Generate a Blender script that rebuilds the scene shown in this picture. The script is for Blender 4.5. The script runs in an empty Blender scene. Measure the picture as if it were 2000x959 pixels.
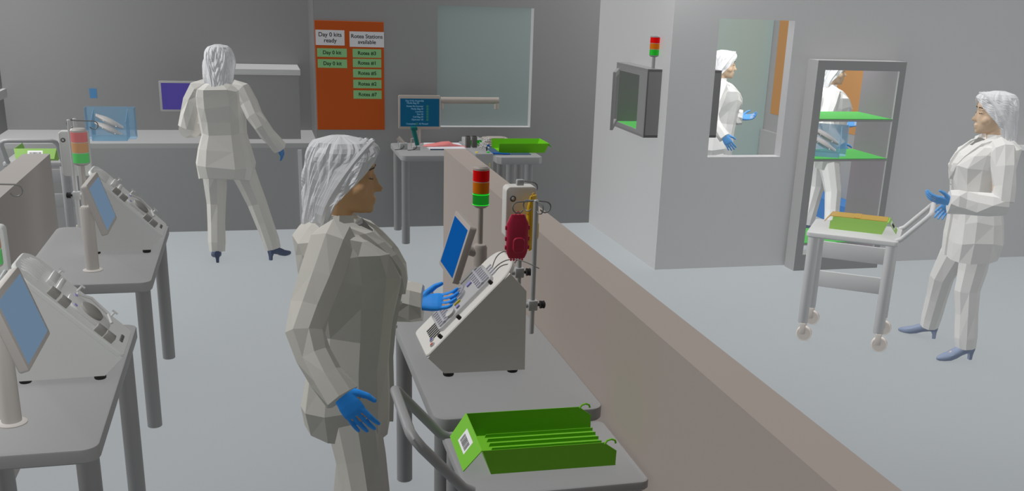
import bpy, bmesh, math, random
from mathutils import Vector, Matrix
PI = math.pi
C = bpy.context.scene.collection
R = random.Random(7)

# ------------------------------------------------------------------ materials
def s2l(c):
    c = c / 255.0
    return c / 12.92 if c <= 0.04045 else ((c + 0.055) / 1.055) ** 2.4
MATS = {}
def mat(name, rgb, rough=0.6, spec=0.15, emit=0.0, alpha=1.0, gain=1.0, metal=0.0, vary=0.0):
    """rgb: surface colour in sRGB 0-255"""
    if name in MATS: return MATS[name]
    m = bpy.data.materials.new(name); m.use_nodes = True
    nt = m.node_tree; b = nt.nodes['Principled BSDF']
    col = tuple(min(0.93, s2l(c) * gain) for c in rgb) + (1,)
    b.inputs['Base Color'].default_value = col
    b.inputs['Roughness'].default_value = rough
    b.inputs['Specular IOR Level'].default_value = spec
    b.inputs['Metallic'].default_value = metal
    if emit:
        b.inputs['Emission Color'].default_value = tuple(s2l(c) for c in rgb) + (1,)
        b.inputs['Emission Strength'].default_value = emit
    if alpha < 1: b.inputs['Alpha'].default_value = alpha
    if vary:
        n = nt.nodes.new('ShaderNodeTexNoise'); n.inputs['Scale'].default_value = 1.3; n.inputs['Detail'].default_value = 2
        r = nt.nodes.new('ShaderNodeMapRange')
        r.inputs['To Min'].default_value = 1 - vary; r.inputs['To Max'].default_value = 1 + vary
        tc = nt.nodes.new('ShaderNodeTexCoord')
        nt.links.new(tc.outputs['Object'], n.inputs['Vector'])
        nt.links.new(n.outputs['Fac'], r.inputs['Value'])
        mx = nt.nodes.new('ShaderNodeVectorMath'); mx.operation = 'SCALE'
        mx.inputs[0].default_value = col[:3]
        nt.links.new(r.outputs['Result'], mx.inputs['Scale'])
        nt.links.new(mx.outputs['Vector'], b.inputs['Base Color'])
    MATS[name] = m
    return m

M_floor = mat('floor_vinyl', (168, 173, 176), 0.7, 0.1, vary=0.015)
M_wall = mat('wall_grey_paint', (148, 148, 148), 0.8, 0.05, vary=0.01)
M_wallr = mat('wall_grey_hazed', (226, 226, 226), 0.8, 0.05, vary=0.01)  # same grey wall lightened, pale right-edge haze put into the colour
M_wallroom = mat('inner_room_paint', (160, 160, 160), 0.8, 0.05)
M_niche = mat('niche_side_shaded_grey', (112, 112, 112), 0.8, 0.05)  # end face darkened by colour to cancel the key light it catches
M_wallside = mat('side_wall_shade_toned', (196, 196, 196), 0.8, 0.05, vary=0.01)  # left-facing side toned darker than the front to offset the key sun
M_reveal = mat('window_reveal_paint', (186, 186, 187), 0.7, 0.1)
M_teal = mat('teal_tinted_glass', (158, 172, 171), 0.35, 0.15)
M_teal2 = mat('teal_glass_hazed', (196, 218, 214), 0.35, 0.15)  # same teal glass with pale haze mixed into its colour
M_partl = mat('partition_taupe_hazed', (176, 171, 167), 0.8, 0.05, vary=0.015)  # left partition, its taupe paled by haze in the colour
M_part = mat('partition_taupe', (167, 156, 149), 0.8, 0.05, vary=0.015)
M_table = mat('table_grey_laminate', (152, 152, 152), 0.55, 0.2)
M_tleg = mat('table_leg_grey', (138, 138, 138), 0.45, 0.25)
M_cart = mat('cart_grey_metal', (152, 152, 152), 0.45, 0.25)
M_cartl = mat('grey_metal_hazed', (205, 205, 205), 0.45, 0.25)  # cart grey lightened by painted haze; the left poles share it
M_cartm = mat('cart_metal_half_hazed', (158, 158, 158), 0.45, 0.25)  # cart grey with a trace of painted haze, held down under recess light
M_limem = mat('tray_lime_half_hazed', (142, 184, 100), 0.5, 0.15)  # tray lime greyed by painted haze, kept darker under recess light
M_wheel = mat('caster_beige', (206, 198, 191), 0.4, 0.3)
M_rim = mat('caster_rim', (238, 228, 220), 0.35, 0.4)
M_dev = mat('device_white_plastic', (216, 213, 207), 0.5, 0.25)
M_devl = mat('device_white_hazed', (214, 216, 213), 0.5, 0.25)  # left devices: white plastic with haze worked into the tone
M_line = mat('seam_grey', (120, 120, 118), 0.7)
M_black = mat('black_rubber', (48, 47, 46), 0.6)
M_dark = mat('dark_grey_plastic', (100, 99, 97), 0.6)
M_dark2 = mat('pump_head_grey', (142, 140, 136), 0.6)
M_ridge = mat('tubing_grey', (200, 200, 198), 0.4, 0.3)
M_steel = mat('brushed_steel', (170, 172, 172), 0.4, 0.4)
M_steeld = mat('steel_wire', (120, 120, 118), 0.4, 0.4)
M_frame = mat('monitor_taupe', (172, 163, 156), 0.5, 0.2)
M_framel = mat('monitor_taupe_hazed', (192, 187, 182), 0.5, 0.2)  # monitor taupe lightened to carry the left-edge haze
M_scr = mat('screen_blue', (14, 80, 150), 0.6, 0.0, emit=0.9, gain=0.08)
M_scrl = mat('screen_blue_hazed', (108, 132, 156), 0.6, 0.0, emit=0.8, gain=0.2)  # left screens: blue washed pale, haze set into the glow colour
M_scrp = mat('screen_purple', (70, 62, 130), 0.6, 0.0, emit=0.85, gain=0.2)
M_scrt = mat('screen_teal', (16, 62, 88), 0.6, 0.0, emit=0.9, gain=0.1)
M_scrtxt = mat('screen_text', (105, 140, 160), 0.5, emit=0.8, gain=0.2)
M_scrgrn = mat('screen_check_green', (36, 88, 76), 0.5, emit=0.8, gain=0.2)
M_red = mat('lamp_red', (226, 14, 14), 0.5, 0.05)
M_org = mat('lamp_orange', (206, 112, 18), 0.5, 0.05)
M_grn = mat('lamp_green', (30, 190, 40), 0.35, 0.3)
M_grnlit = mat('lamp_green_lit', (26, 128, 34), 0.5, 0.05, emit=0.62, gain=0.3)
M_grnring = mat('lamp_green_ring', (24, 226, 40), 0.35, 0.2, emit=1.0, gain=0.3)
M_redl = mat('lamp_red_hazed', (236, 136, 136), 0.4, 0.3)  # left signal lamps: red, orange and green bleached by painted haze
M_orgl = mat('lamp_orange_hazed', (226, 172, 124), 0.4, 0.3)  # orange segment, haze mixed into the tone
M_grnl = mat('lamp_green_hazed', (110, 226, 124), 0.4, 0.3)  # green segment, likewise toned with haze
M_lime = mat('tray_lime', (116, 190, 44), 0.5, 0.15)
M_limel = mat('tray_lime_hazed', (166, 214, 110), 0.5, 0.15)  # lime of the right cart's tray with edge haze painted in
M_limebench = mat('tray_bench_lime', (108, 192, 30), 0.5, 0.15)
M_amber = mat('amber_lid', (196, 158, 76), 0.4, 0.2, alpha=0.75)
M_white = mat('label_white', (235, 235, 235), 0.7, 0.1)
M_ink = mat('black_ink', (30, 30, 32), 0.8, 0.05)
M_board = mat('board_orange', (184, 84, 34), 0.7, 0.1)
M_boardr = mat('board_orange_hazed', (188, 140, 92), 0.7, 0.1)  # inner room board: orange paled by haze in the colour
M_hdr = mat('card_grey_white', (215, 214, 216), 0.7, 0.1)
M_card = mat('card_green', (138, 190, 132), 0.7, 0.1)
M_shelf = mat('shelf_green', (92, 182, 94), 0.6, 0.1)
M_cab = mat('cabinet_dark_grey', (166, 166, 166), 0.7, 0.1)
M_cabin = mat('cabinet_inner_grey', (138, 132, 138), 0.7, 0.1)
M_pass = mat('pass_box_grey', (138, 138, 138), 0.7, 0.1)
M_passin = mat('pass_box_inner', (112, 110, 112), 0.7, 0.1)
M_bin = mat('bin_blue_clear', (132, 172, 198), 0.4, 0.1, alpha=0.5)
M_note = mat('note_blue', (88, 140, 186), 0.7, 0.1)
M_floorbin = mat('blue_floor_bin', (76, 128, 190), 0.6, 0.1)
M_kit = mat('kit_grey_white', (190, 188, 186), 0.4, 0.3)
M_count = mat('counter_grey', (168, 168, 168), 0.6, 0.1)
M_countf = mat('counter_front_grey', (156, 156, 156), 0.7, 0.1)
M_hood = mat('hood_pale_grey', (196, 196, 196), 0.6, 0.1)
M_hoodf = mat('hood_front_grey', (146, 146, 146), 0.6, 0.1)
M_clear = mat('clear_plastic', (176, 176, 178), 0.35, 0.2, alpha=0.6)
M_clear2 = mat('clear_plastic_ribs', (182, 182, 190), 0.35, 0.2, alpha=0.75)
M_lilac = mat('lilac_plastic', (150, 146, 196), 0.4, 0.2)
M_yel = mat('yellow_plastic', (220, 204, 70), 0.4, 0.2)
M_bag = mat('bag_crimson', (182, 44, 72), 0.4, 0.25)
M_bagy = mat('bag_yellow', (212, 168, 34), 0.4, 0.25)
M_pink = mat('bag_pink', (220, 130, 128), 0.45, 0.2)
M_btnr = mat('button_red', (190, 96, 88), 0.4)
M_btnb = mat('button_violet', (112, 104, 170), 0.4)
M_tealdev = mat('scanner_teal', (22, 100, 96), 0.4, 0.2)
M_sheet = mat('paper_sheet', (215, 216, 222), 0.7, 0.1)
M_navy = mat('sheet_edge_navy', (70, 92, 116), 0.7, 0.1)
M_bluec = mat('cable_blue', (30, 96, 176), 0.5)
M_coat = mat('coat_off_white', (196, 194, 186), 0.85, 0.05)
M_coatf = mat('coat_shade_lifted', (204, 202, 196), 0.85, 0.05)  # far coat lightened in colour to lift its shaded back
M_coatl = mat('coat_white_hazed', (230, 229, 226), 0.85, 0.05)  # right-hand coat: painted haze lifts the off-white
M_coatw = mat('coat_white_lit', (236, 236, 234), 0.85, 0.05)  # inner room coats whitened in colour to read as brightly lit
M_blouse = mat('blouse_shaded_grey', (126, 125, 122), 0.85, 0.05)  # V panel kept dark: shadow inside the open coat is painted in
M_hair = mat('hair_white', (214, 215, 217), 0.7, 0.15)
M_hairl = mat('hair_white_hazed', (232, 233, 235), 0.7, 0.15)  # white hair brightened by haze put into its tone
M_skin = mat('skin_brown', (196, 156, 116), 0.6, 0.15)
M_skinl = mat('skin_brown_hazed', (222, 194, 166), 0.6, 0.15)  # same skin, lifted by painted haze
M_glove = mat('glove_blue', (50, 152, 252), 0.5, 0.2)
M_glovef = mat('glove_blue_haze_greyed', (74, 122, 176), 0.5, 0.2)  # far gloves: blue greyed in colour to hold the haze
M_glovel = mat('glove_blue_hazed', (104, 168, 232), 0.5, 0.2)  # right and inner room gloves, blue paled by painted haze
M_shoe = mat('shoe_navy', (78, 88, 112), 0.5, 0.2)
M_shoel = mat('shoe_navy_hazed', (136, 148, 172), 0.5, 0.2)  # navy shoe lightened with painted haze
M_brow = mat('brow_dark', (96, 82, 72), 0.8, 0.05)

# ------------------------------------------------------------------ mesh helper
class MB:
    def __init__(self): self.v = []; self.f = []
    def add(self, vs, fs):
        o = len(self.v); self.v += [Vector(p) for p in vs]; self.f += [tuple(i + o for i in f) for f in fs]; return self
    def box(self, x0, x1, y0, y1, z0, z1):
        return self.add([(x0,y0,z0),(x1,y0,z0),(x1,y1,z0),(x0,y1,z0),(x0,y0,z1),(x1,y0,z1),(x1,y1,z1),(x0,y1,z1)],
                        [(0,3,2,1),(4,5,6,7),(0,1,5,4),(1,2,6,5),(2,3,7,6),(3,0,4,7)])
    def bbox(self, x0, x1, y0, y1, z0, z1, b=0.004):
        """box with bevelled edges"""
        bm = bmesh.new(); bmesh.ops.create_cube(bm, size=1)
        for w in bm.verts: w.co = Vector(((x0+x1)/2 + w.co.x*(x1-x0), (y0+y1)/2 + w.co.y*(y1-y0), (z0+z1)/2 + w.co.z*(z1-z0)))
        bmesh.ops.bevel(bm, geom=bm.edges[:], offset=b, segments=2, profile=0.5, affect='EDGES')
        bm.verts.index_update()
        self.add([w.co.copy() for w in bm.verts], [tuple(q.index for q in f.verts) for f in bm.faces]); bm.free(); return self
    def loft(self, rings, cap0=True, cap1=True, closed=True):
        n = len(rings[0]); vs = [p for r in rings for p in r]; fs = []
        for i in range(len(rings) - 1):
            for j in range(n if closed else n - 1):
                k = (j + 1) % n
                fs.append((i*n+j, i*n+k, (i+1)*n+k, (i+1)*n+j))
        if closed and cap0: fs.append(tuple(range(n))[::-1])
        if closed and cap1: fs.append(tuple((len(rings)-1)*n + j for j in range(n)))
        return self.add(vs, fs)
    def tube(self, pts, rad, n=12, caps=True, round_end=False):
        pts = [Vector(p) for p in pts]; m = len(pts)
        rad = list(rad) if hasattr(rad, '__len__') else [rad] * m
        if round_end:
            for e in (0, 1):
                a, b = (pts[0], pts[1]) if e == 0 else (pts[-1], pts[-2])
                d = (a - b).normalized(); r = rad[0] if e == 0 else rad[-1]
                q = [(a + d*r*0.55, r*0.83), (a + d*r*0.88, r*0.48), (a + d*r, r*0.1)]
                if e == 0:
                    for p, s in q: pts.insert(0, p); rad.insert(0, s)
                else:
                    for p, s in q: pts.append(p); rad.append(s)
            m = len(pts)
        t0 = (pts[1] - pts[0]).normalized()
        u = t0.orthogonal().normalized(); rings = []
        for i in range(m):
            t = (pts[min(i+1, m-1)] - pts[max(i-1, 0)])
            t = t.normalized() if t.length > 1e-9 else t0
            u = (u - t * u.dot(t)).normalized(); w = t.cross(u)
            rings.append([pts[i] + (u*math.cos(2*PI*j/n) + w*math.sin(2*PI*j/n)) * rad[i] for j in range(n)])
        return self.loft(rings, caps, caps)
    def lathe(self, prof, c=(0,0,0), n=24, axis=None):
        """prof: (r, h) along +Z (or axis) from c"""
        c = Vector(c); z = Vector(axis).normalized() if axis else Vector((0,0,1))
        u = z.orthogonal().normalized() if axis else Vector((1,0,0)); w = z.cross(u)
        return self.loft([[c + z*h + (u*math.cos(2*PI*j/n) + w*math.sin(2*PI*j/n))*max(r, 1e-4) for j in range(n)] for r, h in prof])
    def slab(self, x0, x1, y0, y1, z0, z1, r=0.04, ch=0.006, seg=6):
        def ring(off, z):
            out = []; rr = max(r - off, 0.001)
            for cx, cy, a0 in ((x1-r, y1-r, 0), (x0+r, y1-r, PI/2), (x0+r, y0+r, PI), (x1-r, y0+r, 3*PI/2)):
                for k in range(seg + 1):
                    a = a0 + PI/2*k/seg; out.append((cx + rr*math.cos(a), cy + rr*math.sin(a), z))
            return out
        return self.loft([ring(ch, z0), ring(0, z0+ch), ring(0, z1-ch), ring(ch*0.3, z1-ch*0.3), ring(ch, z1)])
    def prism(self, poly, a, b, axis='y'):
        """polygon in the plane across axis, from a to b"""
        def P(p, t): return (p[0], t, p[1]) if axis == 'y' else ((t, p[0], p[1]) if axis == 'x' else (p[0], p[1], t))
        return self.loft([[P(p, a) for p in poly], [P(p, b) for p in poly]])
    def sphere(self, c, r, n=12, m=8, s=(1,1,1)):
        c = Vector(c)
        return self.loft([[c + Vector((s[0]*r*math.sin(PI*i/m)*math.cos(2*PI*j/n), s[1]*r*math.sin(PI*i/m)*math.sin(2*PI*j/n), -s[2]*r*math.cos(PI*i/m))) for j in range(n)]
                          for i in [0.05] + list(range(1, m)) + [m - 0.05]])
    def xf(self, M):
        self.v = [M @ p for p in self.v]; return self
    def mesh(self, name, m, smooth=True, angle=35):
        me = bpy.data.meshes.new(name)
        me.from_pydata([tuple(p) for p in self.v], [], self.f); me.update()
        bm = bmesh.new(); bm.from_mesh(me); bmesh.ops.recalc_face_normals(bm, faces=bm.faces[:]); bm.to_mesh(me); bm.free()
        me.materials.append(m)
        if smooth:
            me.shade_smooth(); me.set_sharp_from_angle(angle=math.radians(angle))
        return me
    def build(self, name, m, parent=None, smooth=True, angle=35):
        o = bpy.data.objects.new(name, self.mesh(name, m, smooth, angle)); C.objects.link(o)
        if parent is not None: o.parent = parent
        return o

def tag(o, label, cat, group=None):
    o['label'] = label; o['category'] = cat
    if group: o['group'] = group
    return o
def thing(name, label, cat, loc=(0,0,0), rz=0, group=None):
    o = bpy.data.objects.new(name, None); o.empty_display_size = 0.05; C.objects.link(o)
    o.location = loc; o.rotation_euler = (0, 0, rz)
    return tag(o, label, cat, group)
def struct(name, mb, m):
    o = mb.build(name, m, None, smooth=False); o['kind'] = 'structure'; return o
def copy_tree(o, parent=None, swap=None):
    c = o.copy(); C.objects.link(c)
    if parent is not None: c.parent = parent
    if swap and c.type == 'MESH' and c.data.materials and c.data.materials[0].name in swap:
        c.material_slots[0].link = 'OBJECT'; c.material_slots[0].material = swap[c.data.materials[0].name]
    for ch in list(o.children): copy_tree(ch, c, swap)
    return c
def dup(o, loc, rz, label, group=None, swap=None):
    c = copy_tree(o, None, swap); c.location = loc; c.rotation_euler = (0, 0, rz); c['label'] = label
    if group: c['group'] = group
    return c
def text(name, s, size, loc, m, parent, rot=(PI/2,0,0), align='CENTER', spacing=1.0, bold=0.0):
    cu = bpy.data.curves.new(name, 'FONT'); cu.body = s; cu.size = size; cu.align_x = align; cu.align_y = 'CENTER'
    cu.space_line = spacing; cu.offset = bold; cu.extrude = 0.0004
    t = bpy.data.objects.new(name, cu); C.objects.link(t)
    dg = bpy.context.evaluated_depsgraph_get()
    me = bpy.data.meshes.new_from_object(t.evaluated_get(dg)); me.materials.clear(); me.materials.append(m)
    C.objects.unlink(t); bpy.data.objects.remove(t)
    o = bpy.data.objects.new(name, me); C.objects.link(o); o.location = loc; o.rotation_euler = rot
    if parent is not None: o.parent = parent
    return o
def remesh(o, voxel, ratio=None):
    md = o.modifiers.new('r', 'REMESH'); md.mode = 'VOXEL'; md.voxel_size = voxel
    if ratio:
        d = o.modifiers.new('d', 'DECIMATE'); d.ratio = ratio
    dg = bpy.context.evaluated_depsgraph_get(); dg.update()
    me = bpy.data.meshes.new_from_object(o.evaluated_get(dg))
    old = o.data; o.modifiers.clear(); o.data = me
    if not me.materials: me.materials.append(old.materials[0])
    return o

# ------------------------------------------------------------------ setting
struct('floor', MB().box(-6, 9, -1, 14, -0.1, 0), M_floor)
def wall_with_hole(u0, u1, z1, holes, mk):
    """mk(mb,u0,u1,z0,z1); rectangular holes (u0,u1,z0,z1)"""
    mb = MB(); us = sorted({u0, u1, *[h[0] for h in holes], *[h[1] for h in holes]})
    for a, b in zip(us, us[1:]):
        hs = sorted([(h[2], h[3]) for h in holes if h[0] <= a and h[1] >= b]); z = 0
        for h0, h1 in hs:
            if h0 > z: mk(mb, a, b, z, h0)
            z = h1
        if z < z1: mk(mb, a, b, z, z1)
    return mb
ZT = 3.3
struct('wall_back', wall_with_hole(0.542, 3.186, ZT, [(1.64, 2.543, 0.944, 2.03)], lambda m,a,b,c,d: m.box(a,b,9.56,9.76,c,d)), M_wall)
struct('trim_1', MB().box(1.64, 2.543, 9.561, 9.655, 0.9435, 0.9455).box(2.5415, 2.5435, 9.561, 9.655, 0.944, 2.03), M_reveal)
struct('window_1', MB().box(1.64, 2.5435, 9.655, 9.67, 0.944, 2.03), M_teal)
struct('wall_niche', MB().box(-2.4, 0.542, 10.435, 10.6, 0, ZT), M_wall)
struct('wall_niche_side', MB().box(0.540, 0.542, 9.562, 9.76, 0, ZT).box(0.540, 0.70, 9.76, 10.6, 0, ZT), M_niche)  # thin dark skin covers the wall end, shade put into its colour
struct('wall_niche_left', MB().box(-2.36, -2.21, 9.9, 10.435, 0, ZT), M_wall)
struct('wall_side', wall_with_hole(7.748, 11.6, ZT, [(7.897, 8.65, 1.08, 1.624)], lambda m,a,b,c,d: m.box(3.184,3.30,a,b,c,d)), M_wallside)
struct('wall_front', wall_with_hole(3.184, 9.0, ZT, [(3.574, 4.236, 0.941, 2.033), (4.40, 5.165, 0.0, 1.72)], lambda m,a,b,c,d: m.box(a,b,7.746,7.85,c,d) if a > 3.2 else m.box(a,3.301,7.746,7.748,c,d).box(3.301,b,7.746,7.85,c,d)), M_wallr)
struct('trim_2', MB().box(3.574, 4.236, 7.747, 7.85, 0.9405, 0.9425).box(4.2345, 4.2365, 7.747, 7.85, 0.941, 2.033), M_reveal)
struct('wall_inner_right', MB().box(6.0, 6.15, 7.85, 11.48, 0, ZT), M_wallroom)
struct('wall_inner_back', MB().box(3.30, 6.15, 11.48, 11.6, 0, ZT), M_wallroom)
struct('window_2', MB().box(3.32, 5.985, 11.455, 11.478, 0.12, 2.6), M_teal2)
struct('trim_3', MB().box(6.56, 7.4, 7.60, 7.744, 1.0, 1.038), M_hood)
struct('trim_4', MB().box(-2.21, -2.175, 10.0, 10.43, 1.095, 1.17), M_hood)

# low partitions dividing the aisles
t = MB().box(1.153, 1.292, 0.6, 6.45, 0, 1.216).build('partition', M_part, None, False); tag(t, 'long low taupe partition running behind the main workstation table', 'partition')
t = MB().box(-1.275, -1.135, 0.6, 6.317, 0, 1.216).build('partition', M_partl, None, False); tag(t, 'low taupe partition at the left edge behind two left tables', 'partition')

# ------------------------------------------------------------------ tables
def table(label, x0, x1, y0, y1, z=0.797, legs=True, m=M_table, lm=M_tleg, group=None, r=0.05):
    t = thing('lab_table', label, 'table', ((x0+x1)/2, (y0+y1)/2, 0), 0, group)
    w, d = (x1-x0)/2, (y1-y0)/2
    MB().slab(-w, w, -d, d, z-0.05, z, r, 0.006).build('tabletop', m, t)
    for sx in (-1, 1):
        for sy in (-1, 1):
            cx, cy = sx*(w-0.052), sy*(d-0.112)
            MB().lathe([(0.033,0),(0.036,0.003),(0.036,z-0.05)], (cx,cy,0), 24).build('leg', lm, t)
    return t
table('grey table of the main workstation beside the long partition', 0.543, 1.1525, 3.165, 4.42)
table('grey table at lower left carrying the nearer left cell processor', -1.1345, -0.523, 3.13, 4.39)
table('grey table at left carrying the farther left cell processor', -1.1345, -0.523, 5.035, 6.29)
table('grey bench below the back window with scanners and monitor', 1.20, 1.835, 8.79, 9.555, z=0.80)

# ------------------------------------------------------------------ cell processors
def processor(label, loc, rz, m_body, m_pan, kit):
    """local: slope faces -X, origin on the table below the centre; 0.38 long, 0.29 wide"""
    t = thing('cell_processor', label, 'lab device', loc, rz)
    prof = [(-0.122,0.022),(0.19,0.018),(0.186,0.332),(0.122,0.402),(-0.185,0.087)]
    MB().prism(prof, -0.142, 0.142).build('housing', m_body, t, False)
    for x in (-0.1, 0.15):
        for y in (-0.105, 0.105):
            MB().lathe([(0.019,0),(0.021,0.003),(0.021,0.022)], (x,y,0), 20).build('foot', M_black, t)
    # sloped faceplate, u up the slope, v across, w outward
    A = Vector((-0.187, 0, 0.087)); U = Vector((0.309, 0, 0.315)).normalized(); V = Vector((0,1,0)); W = Vector((-U.z, 0, U.x))
    Mx = Matrix(((U.x,V.x,W.x,A.x),(U.y,V.y,W.y,A.y),(U.z,V.z,W.z,A.z),(0,0,0,1)))
    def ring(off, w):
        out = []
        for cu, cv, a0, r in ((0.395,0.058,0,0.085),(0.02,0.123,PI/2,0.02),(0.02,-0.123,PI,0.02),(0.395,-0.058,3*PI/2,0.085)):
            for k in range(9):
                a = a0 + PI/2*k/8; out.append((cu + (r-off)*math.cos(a), cv + (r-off)*math.sin(a), w))
        return out
    MB().loft([ring(0.004,-0.012), ring(0,-0.008), ring(0,0.004), ring(0.004,0.008)]).xf(Mx).build('faceplate', m_pan, t)
    p = 1 if kit else -1
    if kit:
        for k in range(6):
            v = -0.062 + k*0.02
            MB().slab(0.048,0.098,v-0.003,v+0.003,0.007,0.012,0.002,0.001,2).xf(Mx).build('vent_slot', M_dark, t)
        for v, mm in ((-0.105,M_btnr),(-0.066,M_btnb)):
            u = 0.045 if mm is M_btnr else 0.052
            b = MB().lathe([(0.011,0),(0.011,0.004),(0.009,0.006)], (u,v,0.007), 20).xf(Mx).build('button', M_steel, t)
            MB().lathe([(0.008,0),(0.006,0.003)], (u,v,0.0125), 20).xf(Mx).build('button_cap', mm, b)
        for u, v in ((0.365,-0.095),(0.09,-0.118),(0.19,-0.118),(0.34,0.11)):
            MB().lathe([(0.008,0),(0.008,0.016),(0.006,0.019)], (u,v,0.006), 12).xf(Mx).build('clamp_knob', M_black, t)
        MB().bbox(0.27,0.36,0.095,0.128,0.006,0.03,0.004).xf(Mx).build('clamp_block', M_dark2, t)
        MB().bbox(0.10,0.17,0.095,0.125,0.006,0.022,0.004).xf(Mx).build('clamp_block', M_dark2, t)
    else:
        # bare faceplate of the two left machines; near side is +v here
        for k in range(7):
            v = -0.075 + k*0.025
            MB().tube([(0.385,v,0.010),(0.43,v,0.012),(0.468-abs(v)*0.25,v,0.004)], [0.008,0.008,0.006], 10).xf(Mx).build('ridge', M_ridge, t)
        for u0,u1,v0,v1 in ((0.33,0.36,-0.09,0.03),(0.305,0.322,-0.08,0.05)):
            MB().bbox(u0,u1,v0,v1,0.006,0.026,0.003).xf(Mx).build('manifold', M_ridge, t)
        for u0,v0 in ((0.30,0.080),(0.255,0.085),(0.100,0.085),(0.06,0.085)):
            MB().bbox(u0,u0+0.038,v0,v0+0.038,0.006,0.032,0.003).xf(Mx).build('pump_head', M_dark2, t)
        MB().slab(0.09,0.27,-0.055,0.075,0.006,0.018,0.05,0.003).xf(Mx).build('rotor_cover', M_ridge, t)
        MB().lathe([(0.045,0),(0.045,0.012),(0.036,0.017)], (0.175,0.01,0.016), 28).xf(Mx).build('rotor', M_dark2, t)
        MB().tube([(0.09,-0.03,0.02),(0.12,-0.06,0.03),(0.2,-0.07,0.034),(0.25,-0.05,0.02)], 0.006, 8).xf(Mx).build('lid_arm', M_ridge, t)
        for u,v in ((0.235,0.055),(0.25,-0.035)):
            MB().lathe([(0.009,0),(0.007,0.004)], (u,v,0.017), 14).xf(Mx).build('port', M_lilac, t)
        for u,v in ((0.34,-0.115),(0.10,-0.115),(0.25,-0.115)):
            MB().tube([(u,v,0.005),(u,v,0.036)], 0.004, 8).tube([(u-0.012,v,0.034),(u+0.012,v,0.034)], 0.004, 8).xf(Mx).build('latch_pin', M_ridge, t)
        for k in range(4):
            MB().lathe([(0.008,0),(0.008,0.003),(0.006,0.005)], (0.03, 0.01-0.018*k+0.02, 0.007), 14).xf(Mx).build('button', M_dark, t)
    return t, Mx
PROC, PMX = processor('white sloped cell processor on the main workstation table, fitted with a clear cassette', (0.763, 3.683, 0.797), 0, M_dev, M_dev, True)
processor('white sloped cell processor on the nearer left table, behind a blue screen paled by haze', (-0.692, 3.862, 0.797), PI, M_devl, M_devl, False)
processor('white sloped cell processor on the farther left table, below the haze-paled signal lamp', (-0.692, 5.74, 0.797), PI, M_devl, M_devl, False)

# clear tubing cassette clipped on the main processor
t = thing('tubing_cassette', 'clear plastic tubing cassette lying on the slope of the main cell processor', 'cassette', PROC.location, 0)
def P(mb): return mb.xf(PMX)
P(MB().slab(0.10,0.385,-0.10,0.085,0.012,0.030,0.018,0.004)).build('cassette_shell', M_clear, t)
for u0 in (0.112, 0.315):
    for k in range(7):
        v = -0.085 + k*0.023
        P(MB().slab(u0,u0+0.06,v-0.007,v+0.007,0.028,0.037,0.006,0.002,3)).build('tube_clip', M_clear2, t)
    P(MB().bbox(u0+0.022,u0+0.032,-0.095,0.078,0.029,0.040,0.002)).build('manifold_bar', M_clear2, t)
P(MB().lathe([(0.036,0),(0.036,0.012),(0.026,0.014),(0.026,0.006),(0.01,0.006)], (0.235,0.0,0.028), 28)).build('spinning_chamber', M_clear2, t)
P(MB().tube([(0.215,-0.02,0.044),(0.255,-0.028,0.046),(0.275,0.0,0.046),(0.255,0.03,0.046),(0.225,0.035,0.044)], 0.006, 8)).build('loop_tube', M_clear2, t)
P(MB().lathe([(0.022,0),(0.022,0.012),(0.017,0.015)], (0.175,-0.075,0.028), 24)).build('dial', M_ridge, t)
P(MB().bbox(0.205,0.235,-0.052,-0.046,0.03,0.04,0.002)).build('pointer', M_yel, t)
P(MB().bbox(0.205,0.222,-0.085,-0.065,0.03,0.038,0.002)).build('lilac_clip', M_lilac, t)
P(MB().bbox(0.285,0.31,0.0,0.022,0.03,0.038,0.002)).build('lilac_clip', M_lilac, t)
for k in range(4):
    v = -0.07+0.03*k
    P(MB().tube([(0.385,v,0.022),(0.41,v,0.022)], 0.004, 8)).build('spigot', M_clear2, t)

# tubes running from the cassette up to the bags
def bez(p, n=16):
    p = [Vector(q) for q in p]; out = []
    for i in range(n+1):
        s = i/n; q = p[:]
        while len(q) > 1: q = [a.lerp(b, s) for a, b in zip(q, q[1:])]
        out.append(q[0])
    return out
def pl(u, v, w): return PROC.location + (PMX @ Vector((u, v, w)))
for nm, lab, pts in (('tube_line', 'thin grey tube from the clear cassette up to the crimson bag', [pl(0.41,-0.07,0.022), pl(0.47,-0.07,0.03), (0.925,3.60,1.19), (0.93,3.62,1.252)]),
                     ('tube_line', 'thin grey tube arching from the clear cassette to the white clip below the bags', [pl(0.41,-0.01,0.022), pl(0.46,0.0,0.05), (0.90,3.70,1.26), (0.945,3.66,1.236)]),
                     ('tube_line', 'thin grey tube from the clear cassette ending loose beside the front pole', [pl(0.41,-0.04,0.022), pl(0.5,-0.05,0.03), (0.95,3.55,1.235), (0.995,3.54,1.215)])):
    tag(MB().tube(bez(pts), 0.0022, 6).build(nm, M_steeld, None), lab, 'tube')

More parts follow.
